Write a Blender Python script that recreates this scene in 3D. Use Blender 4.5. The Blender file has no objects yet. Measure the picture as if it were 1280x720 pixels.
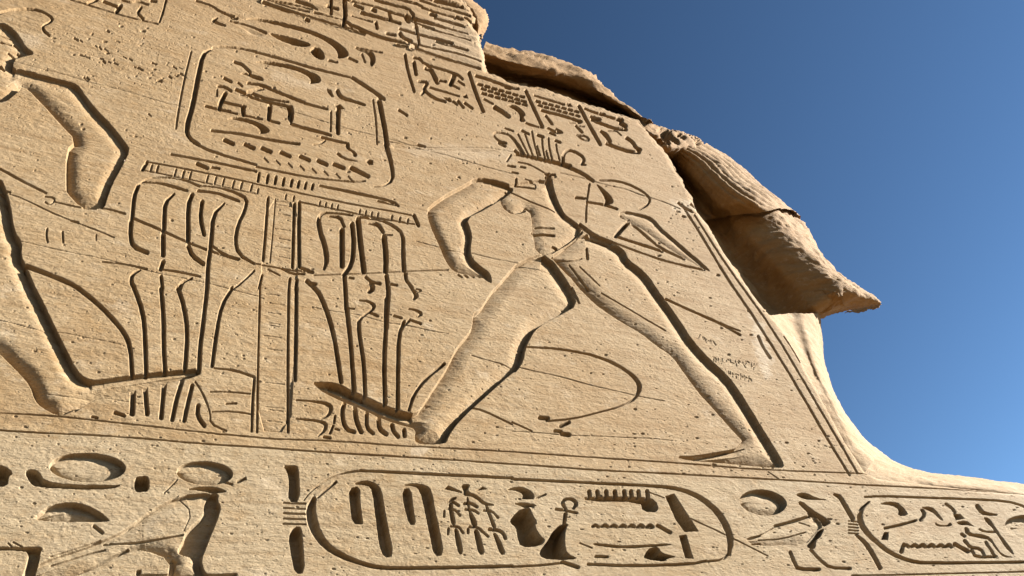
import bpy, math, random
import numpy as np
from mathutils import Matrix, Vector

# ------------------------------------------------------------------ camera, sky, sun, exposure
C = bpy.context.scene
COL = C.collection
D0 = 4.0            # metres from the camera to the carved wall (plane Y = 0)
EYE = 1.6           # camera height
FPX = 909.0
def nrm(v):
    v = np.array(v, float); return v / np.linalg.norm(v)
U_ = nrm((-278, 907, 909))                       # world up, in camera axes (right, up, forward)
H_ = np.array((1910, -325, 909), float); H_ = nrm(H_ - U_ * H_.dot(U_))    # along the wall
N_ = -np.cross(H_, U_) * -1.0
N_ = nrm(N_)
if N_[2] < 0: N_ = -N_                            # into the wall
CAM = np.array((0.0, -D0, EYE))
def w3(v): return Vector((float(np.dot(v, H_)), float(np.dot(v, N_)), float(np.dot(v, U_))))
cam_d = bpy.data.cameras.new('camera'); cam_d.sensor_width = 36; cam_d.lens = FPX / 1280 * 36
cam_d.clip_end = 20000; cam_d.clip_start = 0.05
cam = bpy.data.objects.new('camera', cam_d); COL.objects.link(cam)
r_, u_, f_ = w3((1, 0, 0)), w3((0, 1, 0)), w3((0, 0, 1))
cam.matrix_world = Matrix(((r_.x, u_.x, -f_.x, CAM[0]), (r_.y, u_.y, -f_.y, CAM[1]), (r_.z, u_.z, -f_.z, CAM[2]), (0, 0, 0, 1)))
C.camera = cam

SUN = Vector((2.6, -1.0, 1.3)).normalized()     # towards the sun: along the wall from the right, grazing it
sun_el = math.asin(SUN.z); sun_az = math.atan2(SUN.x, SUN.y)
world = bpy.data.worlds.new('World'); C.world = world; world.use_nodes = True
nt = world.node_tree; nt.nodes.clear()
sky = nt.nodes.new('ShaderNodeTexSky'); sky.sky_type = 'NISHITA'; sky.sun_disc = False
sky.sun_elevation = sun_el; sky.sun_rotation = sun_az
sky.air_density = 0.6; sky.dust_density = 0.0; sky.ozone_density = 2.0; sky.altitude = 200
bg = nt.nodes.new('ShaderNodeBackground'); bg.inputs[1].default_value = 0.05
wo = nt.nodes.new('ShaderNodeOutputWorld')
gm = nt.nodes.new('ShaderNodeGamma'); gm.inputs[1].default_value = 1.4
tn = nt.nodes.new('ShaderNodeMix'); tn.data_type = 'RGBA'; tn.blend_type = 'MULTIPLY'; tn.inputs[0].default_value = 1.0; tn.inputs[7].default_value = (0.54, 0.52, 0.41, 1)
nt.links.new(sky.outputs[0], gm.inputs[0]); nt.links.new(gm.outputs[0], tn.inputs[6]); nt.links.new(tn.outputs[2], bg.inputs[0]); nt.links.new(bg.outputs[0], wo.inputs[0])
sl = bpy.data.lights.new('sun', 'SUN'); sl.energy = 5.0; sl.angle = math.radians(0.5); sl.color = (1.0, 0.97, 0.92)
so = bpy.data.objects.new('sun', sl); COL.objects.link(so)
so.rotation_euler = (-SUN).to_track_quat('-Z', 'Y').to_euler()
C.view_settings.view_transform = 'Standard'; C.view_settings.look = 'None'
C.view_settings.gamma = 1; C.view_settings.use_curve_mapping = False
C.view_settings.exposure = 2.2
C.cycles.max_bounces = 5; C.cycles.diffuse_bounces = 2

RES = 0.64         # wall cell size, in photograph pixels
rng = np.random.default_rng(7)
random.seed(5)

# ------------------------------------------------------------------ helpers
_lat = rng.random((8, 256, 256)).astype(np.float32)
def vnoise(x, y, k=0):
    """smooth value noise, -1..1"""
    L = _lat[k % 8]
    xi = np.floor(x).astype(np.int32); yi = np.floor(y).astype(np.int32)
    fx = (x - xi).astype(np.float32); fy = (y - yi).astype(np.float32)
    fx = fx * fx * (3 - 2 * fx); fy = fy * fy * (3 - 2 * fy)
    x0 = xi & 255; x1 = (xi + 1) & 255; y0 = yi & 255; y1 = (yi + 1) & 255
    a = L[y0, x0] * (1 - fx) + L[y0, x1] * fx
    b = L[y1, x0] * (1 - fx) + L[y1, x1] * fx
    return (a * (1 - fy) + b * fy) * 2 - 1
def sstep(a, b, x):
    t = np.clip((x - a) / (b - a), 0, 1); return t * t * (3 - 2 * t)
def to_px(X, Y, Z):
    """world point -> photograph pixel (used to lay out traced shapes on the wall)"""
    dx, dy, dz = X - CAM[0], Y - CAM[1], Z - CAM[2]
    cx = dx * H_[0] + dy * N_[0] + dz * U_[0]
    cy = dx * H_[1] + dy * N_[1] + dz * U_[1]
    cz = dx * H_[2] + dy * N_[2] + dz * U_[2]
    return 640 + FPX * cx / cz, 360 - FPX * cy / cz
def at(px, py, Y=0.0):
    """pixel -> world point on the plane at depth Y"""
    v = np.array((px - 640, 360 - py, FPX), float)
    X, n, Z = v.dot(H_), v.dot(N_), v.dot(U_)
    t = (D0 + Y) / n
    return np.array((X * t, Y, EYE + Z * t))
def link_mesh(name, verts, quads, mat, parent=None, base=(0, 0, 0), smooth=True, scuff=None):
    me = bpy.data.meshes.new(name)
    v = np.asarray(verts, np.float32) - np.asarray(base, np.float32)
    q = np.asarray(quads, np.int32)
    me.vertices.add(len(v)); me.vertices.foreach_set('co', v.ravel())
    me.loops.add(q.size); me.loops.foreach_set('vertex_index', q.ravel())
    me.polygons.add(len(q))
    me.polygons.foreach_set('loop_start', np.arange(0, q.size, 4, dtype=np.int32))
    me.polygons.foreach_set('use_smooth', np.full(len(q), smooth))
    me.update(calc_edges=True); me.validate()
    if scuff is not None and float(scuff.max()) > 0.01:
        me.attributes.new('scuff', 'FLOAT', 'POINT').data.foreach_set('value', scuff.astype(np.float32).ravel())
    me.materials.append(mat)
    o = bpy.data.objects.new(name, me); COL.objects.link(o)
    if parent is not None: o.parent = parent
    else: o.location = base
    return o
def thing(name, label, cat, loc, group=None):
    o = bpy.data.objects.new(name, None); COL.objects.link(o); o.location = loc
    o['label'] = label; o['category'] = cat
    if group: o['group'] = group
    return o

# ------------------------------------------------------------------ materials
def stone(name, base=(0.47, 0.345, 0.20), pale=(0.56, 0.44, 0.285), dark=(0.34, 0.225, 0.115), bump=1.0):
    m = bpy.data.materials.new(name); m.use_nodes = True
    t = m.node_tree; t.nodes.clear()
    def nd(k, **kw):
        n = t.nodes.new(k)
        for a, b in kw.items(): setattr(n, a, b)
        return n
    L = t.links.new
    geo = nd('ShaderNodeNewGeometry')
    def mapped(s):
        n = nd('ShaderNodeMapping'); n.inputs['Scale'].default_value = s
        L(geo.outputs['Position'], n.inputs['Vector']); return n.outputs[0]
    def noise(s, scale, detail=4, rough=0.6):
        n = nd('ShaderNodeTexNoise'); n.inputs['Scale'].default_value = scale
        n.inputs['Detail'].default_value = detail; n.inputs['Roughness'].default_value = rough
        L(mapped(s), n.inputs['Vector']); return n.outputs[0]
    def ramp(src, a, b, va=0.0, vb=1.0):
        n = nd('ShaderNodeMapRange'); n.inputs[1].default_value = a; n.inputs[2].default_value = b
        n.inputs[3].default_value = va; n.inputs[4].default_value = vb; L(src, n.inputs[0]); return n.outputs[0]
    def mix(fac, a, b, mode='MIX'):
        n = nd('ShaderNodeMix', data_type='RGBA', blend_type=mode)
        if isinstance(fac, float): n.inputs[0].default_value = fac
        else: L(fac, n.inputs[0])
        for k, v in ((6, a), (7, b)):
            if isinstance(v, tuple): n.inputs[k].default_value = (*v, 1)
            else: L(v, n.inputs[k])
        return n.outputs[2]
    big = noise((0.5, 0.5, 0.9), 1.0, 5, 0.6)
    strata = noise((0.7, 0.7, 9.0), 1.6, 6, 0.65)
    fine = noise((1.0, 1.0, 2.2), 38.0, 4, 0.7)
    speck = noise((1.0, 1.0, 1.7), 62.0, 2, 0.5)
    stain = noise((1.2, 1.2, 2.0), 2.6, 5, 0.7)
    c = mix(ramp(big, 0.36, 0.66), base, pale)
    c = mix(ramp(strata, 0.48, 0.72, 0.0, 0.60), c, dark)
    c = mix(ramp(stain, 0.57, 0.74, 0.0, 0.6), c, (0.40, 0.325, 0.225))
    c = mix(ramp(stain, 0.46, 0.28, 0.0, 0.6), c, (0.20, 0.115, 0.043))
    blotch = noise((1.0, 1.0, 1.6), 7.5, 6, 0.75)
    c = mix(ramp(blotch, 0.54, 0.72, 0.0, 0.6), c, (0.165, 0.094, 0.036))
    c = mix(ramp(blotch, 0.46, 0.30, 0.0, 0.6), c, (0.32, 0.25, 0.16))
    sp = nd('ShaderNodeSeparateXYZ'); L(geo.outputs['Position'], sp.inputs[0])
    zn = nd('ShaderNodeMath', operation='MULTIPLY_ADD'); L(big, zn.inputs[0]); zn.inputs[1].default_value = 5.0; L(sp.outputs[2], zn.inputs[2])
    c = mix(ramp(zn.outputs[0], 8.0, 14.5, 0.0, 0.55), c, (0.205, 0.122, 0.052))
    at_ = nd('ShaderNodeAttribute'); at_.attribute_name = 'scuff'
    c = mix(at_.outputs['Fac'], c, (0.385, 0.315, 0.225))
    c = mix(ramp(fine, 0.35, 0.70, 0.0, 0.35), c, dark)
    c = mix(ramp(speck, 0.67, 0.74, 0.0, 0.7), c, (0.075, 0.04, 0.018))
    bs = nd('ShaderNodeBsdfPrincipled'); bs.inputs['Roughness'].default_value = 0.92
    bs.inputs['Specular IOR Level'].default_value = 0.15
    L(c, bs.inputs['Base Color'])
    h1 = noise((1.0, 1.0, 1.6), 75.0, 5, 0.7)
    h2 = noise((1.0, 1.0, 2.6), 16.0, 6, 0.7)
    add = nd('ShaderNodeMath', operation='MULTIPLY_ADD'); L(h1, add.inputs[0]); add.inputs[1].default_value = 0.35; L(h2, add.inputs[2])
    bp = nd('ShaderNodeBump'); bp.inputs['Strength'].default_value = 0.55 * bump; bp.inputs['Distance'].default_value = 0.012
    L(add.outputs[0], bp.inputs['Height']); L(bp.outputs[0], bs.inputs['Normal'])
    o = nd('ShaderNodeOutputMaterial'); L(bs.outputs[0], o.inputs[0])
    return m
STONE = stone('sandstone', base=(0.243, 0.164, 0.084), pale=(0.280, 0.206, 0.119), dark=(0.145, 0.080, 0.030), bump=1.6)
PALE = stone('pale_sandstone', base=(0.248, 0.181, 0.102), pale=(0.285, 0.222, 0.140), dark=(0.165, 0.098, 0.042), bump=1.6)
ROUGH = stone('broken_sandstone', base=(0.175, 0.098, 0.038), pale=(0.22, 0.135, 0.06), dark=(0.11, 0.056, 0.020), bump=1.8)
KILT = stone('weathered_sandstone', base=(0.215, 0.128, 0.052), pale=(0.255, 0.168, 0.080), dark=(0.13, 0.068, 0.024), bump=1.7)
SAND = stone('desert_sand', base=(0.10, 0.060, 0.028), pale=(0.12, 0.075, 0.038), dark=(0.08, 0.046, 0.02), bump=0.6)

# ------------------------------------------------------------------ what is carved into the wall
# a tile is (x0, y0, zoom): shapes are traced in enlarged pieces of the wall
TI = dict(A=(0, 0, 4), B=(320, 0, 4), C=(640, 0, 4), D=(0, 180, 4), E=(320, 180, 4), F=(640, 180, 4), G=(820, 140, 4), H=(820, 300, 4),
          I=(0, 360, 4), J=(320, 360, 4), K=(640, 360, 4), L=(0, 540, 4), M=(320, 540, 4), N=(640, 540, 4), O=(960, 540, 4), P=(840, 420, 4),
          a=(220, 50, 8), b=(350, 70, 8), c=(250, 130, 8), d=(380, 130, 8), e=(500, 55, 8), f=(620, 90, 8), g=(720, 110, 8), h=(610, 160, 8),
          i=(600, 220, 8), j=(740, 210, 8), k=(440, 0, 8), l=(280, 0, 8), m=(0, 0, 8), n=(160, 200, 8), o=(380, 320, 8), p=(360, 460, 8),
          q=(540, 600, 8), r=(660, 600, 8), s=(780, 600, 8), t=(920, 605, 8), u=(1060, 610, 8), v=(1120, 610, 8), w=(0, 630, 8), x=(160, 630, 8),
          _=(0, 0, 1))
REG = []      # regions: every carved motif becomes a mesh of its own, cut out of the same wall surface
FEAT = []     # (kind, region, points, widths, depth factor, options)
CUR = [0]
def R(name, parent=None, label=None, kind=None):
    REG.append(dict(name=name, parent=parent, label=label, kind=kind)); CUR[0] = len(REG) - 1; return CUR[0]
def conv(tile, pts):
    x0, y0, z = TI[tile]
    return np.array([(x0 + p[0] / z, y0 + p[1] / z) for p in pts], float)
def S(tile, pts, w=3.0, k=1.0, soft=False, reg=True):
    """a chiselled groove along a line, w photograph pixels wide (one width or one per point)"""
    ws = np.array([p[2] if len(p) > 2 else w for p in pts], float) * 1.08 + 0.5
    FEAT.append(('S', CUR[0] if reg else -1, conv(tile, pts), ws, k, dict(soft=soft)))
def P(tile, pts, k=1.0, depth=None, convex=0.0, W=14.0, wall=1.35):
    """a sunk outline: flat floor, or (convex > 0) a body rounded up again inside its sunk outline"""
    FEAT.append(('P', CUR[0], conv(tile, pts), None, k, dict(depth=depth, convex=convex, W=W, wall=wall)))
def A(tile, pts):
    """only marks which part of the surface belongs to the motif"""
    FEAT.append(('A', CUR[0], conv(tile, pts), None, 0, {}))
def ell(cx, cy, rx, ry, n=28, rot=0.0):
    c, s = math.cos(rot), math.sin(rot)
    return [(cx + rx * math.cos(a) * c - ry * math.sin(a) * s, cy + rx * math.cos(a) * s + ry * math.sin(a) * c) for a in [2 * math.pi * q / n for q in range(n)]]
T_PANEL = R('side_panel')
P_FACE = R('side_face')

# ---- weathered block at the top
R('weathered_course', 'T', 'weathered pale masonry course split by long dark cracks')
A('_', [(395, -120), (700, -120), (612, 60), (612, 92), (520, 62), (470, 42), (425, 30), (360, 15), (325, 4)])
for t, p, w in [
    ('k', [(0, 20), (200, 65), (400, 130), (540, 165), (700, 215), (1000, 300), (1150, 345)], 2.4),
    ('k', [(230, 0), (420, 60), (560, 100), (610, 160)], 2.6), ('k', [(700, 90), (900, 150), (1100, 200)], 2.4),
    ('k', [(680, 10), (850, 70), (1000, 105), (1180, 160)], 2), ('k', [(830, 0), (1000, 40), (1100, 60)], 3.5),
    ('k', [(1040, 180), (1080, 200)], 3), ('k', [(1120, 180), (1190, 210)], 2.5), ('k', [(0, 165), (200, 215)], 1.6),
    ('k', [(90, 135), (300, 190), (480, 240)], 2.2), ('k', [(480, 290), (640, 335), (850, 395), (1000, 440)], 2.5),
    ('k', [(0, 255), (120, 310), (300, 380), (560, 435)], 2.8), ('k', [(0, 300), (130, 335)], 2.6),
    ('k', [(450, 445), (550, 470)], 2.4), ('k', [(600, 430), (850, 490), (1100, 560), (1280, 620)], 2),
    ('k', [(600, 480), (640, 470)], 4.5), ('k', [(640, 490), (900, 580), (1280, 690)], 2), ('k', [(350, 335), (430, 350)], 3),
    ('k', [(480, 330), (500, 370), (590, 410)], 3.6), ('k', [(540, 170), (560, 215)], 4.5),
    ('k', [(370, 140), (380, 190)], 3), ('k', [(240, 230), (250, 280)], 3), ('k', [(205, 110), (225, 120)], 4),
    ('k', [(780, 150), (830, 165)], 3), ('k', [(20, 60), (100, 95)], 3), ('k', [(630, 210), (650, 300), (672, 430)], 2.4),
    ('k', [(820, 190), (1000, 240), (1120, 275)], 1.6), ('k', [(700, 270), (900, 330), (1180, 410)], 1.6), ('k', [(840, 420), (1150, 510)], 1.6),
    ('k', [(560, 200), (700, 250), (820, 290)], 1.4), ('k', [(450, 0), (640, 50), (700, 80)], 1.6),
    ('l', [(390, 25), (500, 65), (640, 110), (780, 150), (900, 180), (1040, 225), (1180, 268), (1280, 295)], 2.5),
    ('l', [(720, 15), (860, 60), (930, 100)], 2), ('l', [(430, 0), (700, 50), (880, 100)], 1.6), ('l', [(1040, 70), (1130, 95)], 4),
    ('l', [(1070, 0), (1070, 140)], 3), ('l', [(1200, 0), (1215, 130), (1195, 260)], 4), ('l', [(1220, 220), (1280, 260)], 3),
    ('l', [(820, 200), (845, 210)], 3), ('l', [(900, 130), (1050, 170), (1180, 200)], 1.4), ('l', [(500, 30), (650, 75), (850, 120)], 1.3),
    ('_', [(395, -10), (440, 3)], 2), ('_', [(505, -8), (560, 6), (585, 12)], 2.2), ('_', [(450, -12), (520, 6)], 2)]:
    S(t, p, w * 1.2, 1.1)

# ---- left man
R('carved_man', 'T', 'left carved man stepping right, cut off by the edge of the view')
P('_', [(x, y) for x, y in conv('A', [(-200, 100), (0, 108), (50, 130), (100, 182), (128, 235), (176, 268), (140, 276), (84, 288), (66, 312), (64, 342), (110, 346), (210, 375), (330, 402), (390, 423), (420, 468), (480, 545), (560, 625), (630, 715)])] +
  [(x, y) for x, y in conv('D', [(652, 28), (610, 112), (562, 200), (532, 285), (524, 318), (480, 327), (400, 318), (335, 245), (328, 225), (330, 30)])] +
  [(x, y) for x, y in conv('A', [(380, 700), (300, 620), (230, 540), (180, 490), (140, 447), (112, 437), (100, 453), (75, 472), (40, 505), (0, 515), (-200, 540)])],
  depth=0.062, convex=0.85, W=20)
P('_', [(x, y) for x, y in conv('D', [(-220, 130), (0, 172), (22, 205), (52, 300), (72, 440), (110, 490), (105, 560), (132, 612), (178, 720)])] +
  [(x, y) for x, y in conv('I', [(212, 60), (272, 190), (332, 310), (382, 410), (425, 450), (470, 460), (660, 434), (820, 415), (940, 404), (1010, 400), (1000, 442), (820, 480), (600, 530), (440, 570), (335, 634), (280, 637), (210, 600), (172, 560), (150, 490), (100, 430), (40, 370), (0, 330), (-220, 180)])],
  depth=0.070, convex=0.88, W=24)
S('A', [(0, 65), (60, 50), (160, 45), (220, 65), (265, 95), (250, 115), (213, 128), (215, 155), (245, 178)], 2.6)
S('m', [(80, 515), (180, 570), (280, 530)], 1.6); S('m', [(170, 510), (240, 555)], 1.4)
S('m', [(140, 430), (190, 465)], 2.4); S('m', [(0, 415), (110, 435)], 1.5); S('m', [(0, 345), (130, 375)], 1.5); S('A', [(0, 330, 5), (20, 345, 2)])
S('D', [(0, 228), (50, 240)], 2)

# ---- rope
R('carved_rope', 'T', 'thin carved rope drawn from the left man to the post')
S('D', [(0, 125), (110, 185), (230, 245)], 2.4); S('D', [(225, 262), (272, 270), (270, 290), (245, 305), (225, 290)], 1.8)
S('D', [(275, 290), (400, 320), (480, 325)], 1.3); S('D', [(505, 320), (560, 330), (625, 350)], 2)
S('D', [(660, 370), (790, 425), (920, 485), (1030, 530)], 2.5); S('D', [(1060, 540), (1190, 580)], 2)
S('D', [(0, 232), (120, 275), (250, 340), (370, 390), (480, 430), (570, 468)], 1.1, 0.7); S('D', [(355, 385), (390, 392)], 2.4)
S('E', [(0, 600), (130, 620), (285, 645)], 1.6); S('E', [(290, 655), (480, 650), (760, 635), (960, 630)], 1.3, 0.7)

# ---- plants left of the post
def stem(*strokes, name='papyrus_stem'):
    R(name, 'T')
    for t, p, w in strokes: S(t, p, w, 1.05)
stem(('D', [(130, 610, 6), (200, 635, 5), (340, 690, 5), (400, 725, 5)], 5), ('I', [(390, 0), (480, 70), (550, 140), (620, 220), (650, 290), (660, 432)], 5), ('I', [(665, 522), (660, 630)], 6))
stem(('D', [(690, 210), (670, 260), (660, 372)], 4.6), ('D', [(655, 385), (650, 460), (665, 515), (735, 543)], 5))
stem(('D', [(715, 190, 1.5), (800, 195, 2.6), (870, 215, 3.5), (935, 235, 2.5)], 3), ('D', [(690, 205), (740, 170), (830, 165), (920, 180, 2), (995, 212, 3)], 1.6), name='papyrus_flower')
stem(('D', [(870, 250, 2.5), (825, 290, 5), (820, 380, 5), (820, 425, 5)], 5), ('D', [(815, 450), (815, 555)], 5.2), ('D', [(815, 590), (803, 625)], 5))
stem(('D', [(960, 255), (940, 300), (940, 480)], 5.2), ('D', [(940, 510), (960, 560), (1015, 600)], 5))
stem(('D', [(1010, 290), (1000, 370), (1020, 455)], 4.6))
stem(('D', [(1120, 300, 2), (1065, 350, 5), (1055, 500, 5), (1040, 600, 5), (1035, 722, 5)], 5), ('I', [(1035, 0), (1015, 180), (1000, 290), (995, 405)], 5), ('I', [(960, 490), (935, 590), (920, 665)], 5))
stem(('D', [(990, 235, 3), (1080, 245, 2.2), (1150, 270, 3.4), (1195, 288, 2.5)], 3), ('D', [(1000, 210, 1.3), (1100, 220, 1.6), (1180, 245, 2.6), (1235, 275, 3.5), (1225, 330, 4.5), (1190, 400, 4.5), (1175, 480, 4.5), (1190, 550, 4), (1270, 600, 2.5)], 4), ('D', [(1060, 510), (1120, 555), (1195, 575)], 2.5), name='papyrus_flower')
stem(('D', [(510, 590), (610, 598), (735, 625)], 1.5), ('D', [(800, 625, 1.5), (900, 640, 2), (1000, 662, 2.5)], 2.2), name='lotus_flower')
stem(('D', [(700, 630, 2), (660, 650, 4), (655, 690, 4.5), (670, 718, 5)], 4), ('I', [(670, 0), (715, 120), (725, 250), (730, 430)], 5.2), ('I', [(725, 505), (735, 630)], 5.2))
stem(('D', [(805, 660), (812, 722)], 4), ('I', [(805, 0), (818, 150), (818, 300), (825, 415)], 5), ('I', [(820, 485), (805, 650)], 5.4))
stem(('D', [(960, 670, 2), (910, 690, 4), (898, 722, 5)], 4), ('I', [(890, 0), (920, 90), (938, 220), (925, 400)], 5), ('I', [(910, 465), (880, 560), (860, 660)], 5.2))
stem(('D', [(1270, 635), (1200, 700), (1170, 720)], 2.4), ('I', [(1160, 0), (1110, 80), (1085, 200), (1060, 390)], 4.4))
stem(('I', [(990, 590), (985, 640), (1020, 690)], 5)); S('I', [(575, 625), (620, 640)], 4); S('I', [(460, 645), (485, 650)], 3); S('I', [(375, 615, 2), (405, 590, 4), (440, 572, 3)])
S('D', [(235, 425), (230, 460), (238, 490)], 2.5, 0.8); S('D', [(312, 440), (315, 490)], 2.5, 0.8); S('D', [(480, 455), (480, 480)], 2, 0.6)

# ---- post
R('carved_post', 'T', 'tall carved post bound with rope at its middle')
A('_', [(333, 247), (376, 252), (374, 330), (372, 400), (368, 460), (366, 540), (318, 540), (322, 400), (326, 330)])
P('_', [(331.5, 249), (374, 253), (373, 330), (370, 400), (368, 460), (363, 541), (319, 539), (322, 400), (327, 330)], depth=0.012, convex=0.4, W=7)
S('E', [(60, 270), (48, 440), (35, 580)], 3.4, 0.8); S('E', [(97, 275), (85, 430), (70, 590)], 1.6, 0.5)
S('E', [(192, 300), (188, 450), (183, 612)], 3.6); S('E', [(217, 290), (215, 450), (217, 612)], 3.8); S('E', [(220, 618), (285, 640)], 3)
S('E', [(30, 655), (15, 720)], 3); S('E', [(170, 670), (165, 720)], 3); S('E', [(205, 680), (200, 722)], 3.4)
S('J', [(20, 0), (15, 200), (10, 380), (5, 720)], 2.6, 0.9); S('J', [(165, 0), (160, 300), (160, 600), (160, 720)], 3.2); S('J', [(203, 0), (200, 300), (195, 462)], 4)
S('E', [(130, 620), (180, 645), (240, 650)], 2.6); S('E', [(255, 690), (300, 700)], 3); S('E', [(60, 625), (120, 655)], 1.4)
for y in (25, 70, 118, 170, 182, 235, 300, 470, 590, 605, 660): S('J', [(35 + (y * 7) % 40, y), (90, y + 5), (110 + (y * 13) % 40, y + 9)], 0.6, 0.3)
for y in (300, 345, 420, 470, 510, 560): S('E', [(95 + (y * 7) % 30, y), (170, y + 10)], 0.6, 0.3)
R('lung_base', 'T', 'rounded lobed base of the post just above the ground line')
A('_', [(262, 460), (318, 472), (316, 540), (270, 536), (258, 505)]); A('_', [(369, 476), (410, 500), (418, 520), (400, 545), (366, 545)])
S('I', [(1070, 402, 1.5), (1170, 410, 2.5), (1270, 445, 2.6)]); S('I', [(1272, 450), (1262, 560), (1258, 715)], 3); S('I', [(1050, 520), (1150, 520), (1250, 530)], 1.4); S('I', [(1060, 620), (1150, 618), (1250, 630)], 1.6)
S('I', [(975, 470), (1010, 520), (1050, 620), (1050, 680), (1130, 715)], 2.2, 0.7); S('I', [(1130, 580), (1180, 578)], 2.4, 0.8)
S('p', [(80, 320, 1.2), (300, 340, 2), (400, 365, 4.5), (435, 400, 5), (410, 470, 4), (330, 510, 1.5)]); S('p', [(80, 510, 1.5), (300, 530, 2.6), (380, 560, 4.5), (370, 620, 4), (300, 680, 1.5)])
S('p', [(360, 690), (420, 700)], 3)

# ---- plants right of the post
stem(('E', [(480, 355, 3), (400, 345, 1.6), (335, 343, 2.6), (310, 370, 5), (320, 440, 5.6), (345, 510, 6), (355, 580, 6), (340, 625, 3)], 5))
stem(('E', [(370, 362, 2), (420, 365, 4), (440, 412, 3)], 4), ('E', [(430, 430), (430, 610)], 6))
stem(('E', [(480, 400), (490, 500), (480, 600), (440, 650)], 5.2), ('o', [(405, 205), (415, 350), (425, 520)], 5), ('o', [(430, 550), (450, 720)], 5), ('J', [(455, 100), (460, 150), (475, 300), (490, 520)], 5))
stem(('E', [(510, 375), (520, 480), (540, 635)], 6))
stem(('E', [(565, 398, 2), (610, 400, 5), (635, 440, 4)], 4), ('E', [(635, 455), (680, 455)], 1.8), ('E', [(640, 465), (650, 560), (648, 635)], 6), ('o', [(825, 195), (840, 300), (845, 400), (830, 560), (825, 720)], 5), ('J', [(653, 50), (650, 200), (640, 350), (645, 575)], 5))
stem(('E', [(520, 365), (620, 378), (690, 410, 3), (735, 450, 4), (735, 540, 5), (740, 630, 5.2)], 2.5), ('o', [(1015, 170), (1020, 240), (1060, 290), (1080, 320)], 4), ('o', [(1080, 330, 3), (1130, 390, 6), (1100, 428, 3)], 5), ('o', [(1120, 330), (1185, 345), (1130, 360)], 1.4))
stem(('o', [(620, 210), (660, 245), (690, 260), (760, 275)], 3.4), ('o', [(672, 270), (692, 325), (655, 350)], 5.2), name='lotus_bud')
stem(('o', [(455, 215), (495, 222)], 2.6), name='leaf_tip'); stem(('o', [(870, 280), (930, 290)], 2.6), name='leaf_tip')
stem(('o', [(555, 440, 1.6), (640, 450, 2.4), (705, 490, 4), (690, 530, 3), (650, 555, 2.4), (560, 620, 3), (545, 720, 4.5)], 4), ('o', [(650, 560), (740, 598)], 2.5), ('o', [(450, 520), (500, 525)], 1.5), ('J', [(515, 165), (515, 230), (540, 380), (545, 540)], 4.6))
stem(('o', [(1050, 530, 1.5), (1130, 545, 2.4), (1180, 578, 3.4), (1140, 605, 1.6)], 2.5), ('o', [(900, 595), (975, 618)], 2.5), ('o', [(1080, 645), (1170, 675)], 2.6), ('o', [(1060, 640), (1000, 690), (980, 720)], 3), ('J', [(740, 170), (715, 230), (710, 400), (708, 600)], 4.6))
stem(('o', [(30, 250), (110, 320), (180, 420), (240, 580), (280, 720)], 5), ('J', [(312, 20), (345, 90), (380, 200), (400, 300), (425, 470)], 5))
stem(('J', [(940, 380), (850, 450), (790, 530), (765, 610)], 4))
for pp, w in [([(560, 360), (540, 430), (550, 540), (590, 620), (660, 640)], 5), ([(665, 400), (680, 530), (730, 640)], 5.2), ([(785, 450), (785, 600), (850, 655)], 4.2), ([(905, 510), (910, 610), (980, 660)], 5.2), ([(1040, 570), (1050, 630), (1100, 685)], 4.6), ([(1160, 620), (1165, 680)], 4.6), ([(470, 480), (460, 550)], 3)]:
    stem(('p', pp, w))
S('p', [(450, 580), (420, 650)], 3); S('p', [(470, 610), (510, 620)], 2)

# ---- right man
R('carved_man', 'T', 'right carved man in a papyrus crown leaning on his bent left leg')
J = lambda t, p: [(x, y) for x, y in conv(t, p)]
# rear leg and trailing foot
P('_', J('K', [(300, -5), (330, 85), (240, 137), (160, 177), (112, 215), (86, 262), (66, 310), (60, 362), (22, 420)]) + J('J', [(1280, 425), (1182, 512), (1082, 602), (1002, 682), (962, 745)]) + J('M', [(955, 52), (910, 62), (820, 62), (790, 42)]) +
  J('J', [(800, 706), (740, 690), (640, 660), (540, 612), (440, 572), (340, 528), (285, 482), (290, 466), (400, 472), (480, 512), (560, 547), (650, 587), (740, 617), (800, 630), (850, 560), (900, 480), (960, 390), (1000, 300), (1060, 230), (1082, 190), (1083, 130), (1120, 110), (1150, 60), (1190, 0)]) + J('E', [(1200, 716), (1282, 620)]) + J('F', [(20, 602), (100, 565), (180, 548)]),
  depth=0.090, convex=0.88, W=22)
# front leg, foot
P('_', J('F', [(190, 562), (255, 520), (350, 445), (430, 462), (507, 494), (562, 530), (584, 580), (642, 620), (692, 670), (722, 720)]) + J('K', [(782, 80), (852, 180), (902, 260), (982, 350), (1082, 440), (1152, 540), (1202, 620), (1262, 720)]) + [(970, 563), (981, 582), (976, 586), (900, 579), (853, 575), (850, 571), (880, 570)] + J('P', [(370, 548)]) +
  J('K', [(1090, 700), (1000, 600), (930, 520), (860, 430), (800, 340), (720, 290), (650, 230), (560, 180), (440, 90), (350, 0)]) + J('F', [(260, 640)]), depth=0.090, convex=0.88, W=18)
# left arm
P('E', [(1060, 195), (1090, 170), (1160, 170), (1260, 195), (1300, 222), (1250, 262), (1150, 325), (1050, 372), (1077, 430), (1080, 480), (1070, 530), (1087, 580), (1122, 610), (1172, 645), (1182, 697), (1160, 690), (1130, 668), (1060, 657), (985, 640), (950, 590), (910, 500), (870, 410), (850, 330), (900, 285), (970, 240)], depth=0.082, convex=0.88, W=15)
# chest and waist
P('F', [(-40, 215), (0, 195), (185, 170), (200, 230), (250, 340), (335, 400), (350, 445), (255, 520), (185, 556), (120, 545), (102, 450), (98, 370), (78, 320), (40, 345), (0, 355), (-50, 320), (-65, 260)], depth=0.06, convex=0.9, W=14)
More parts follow.
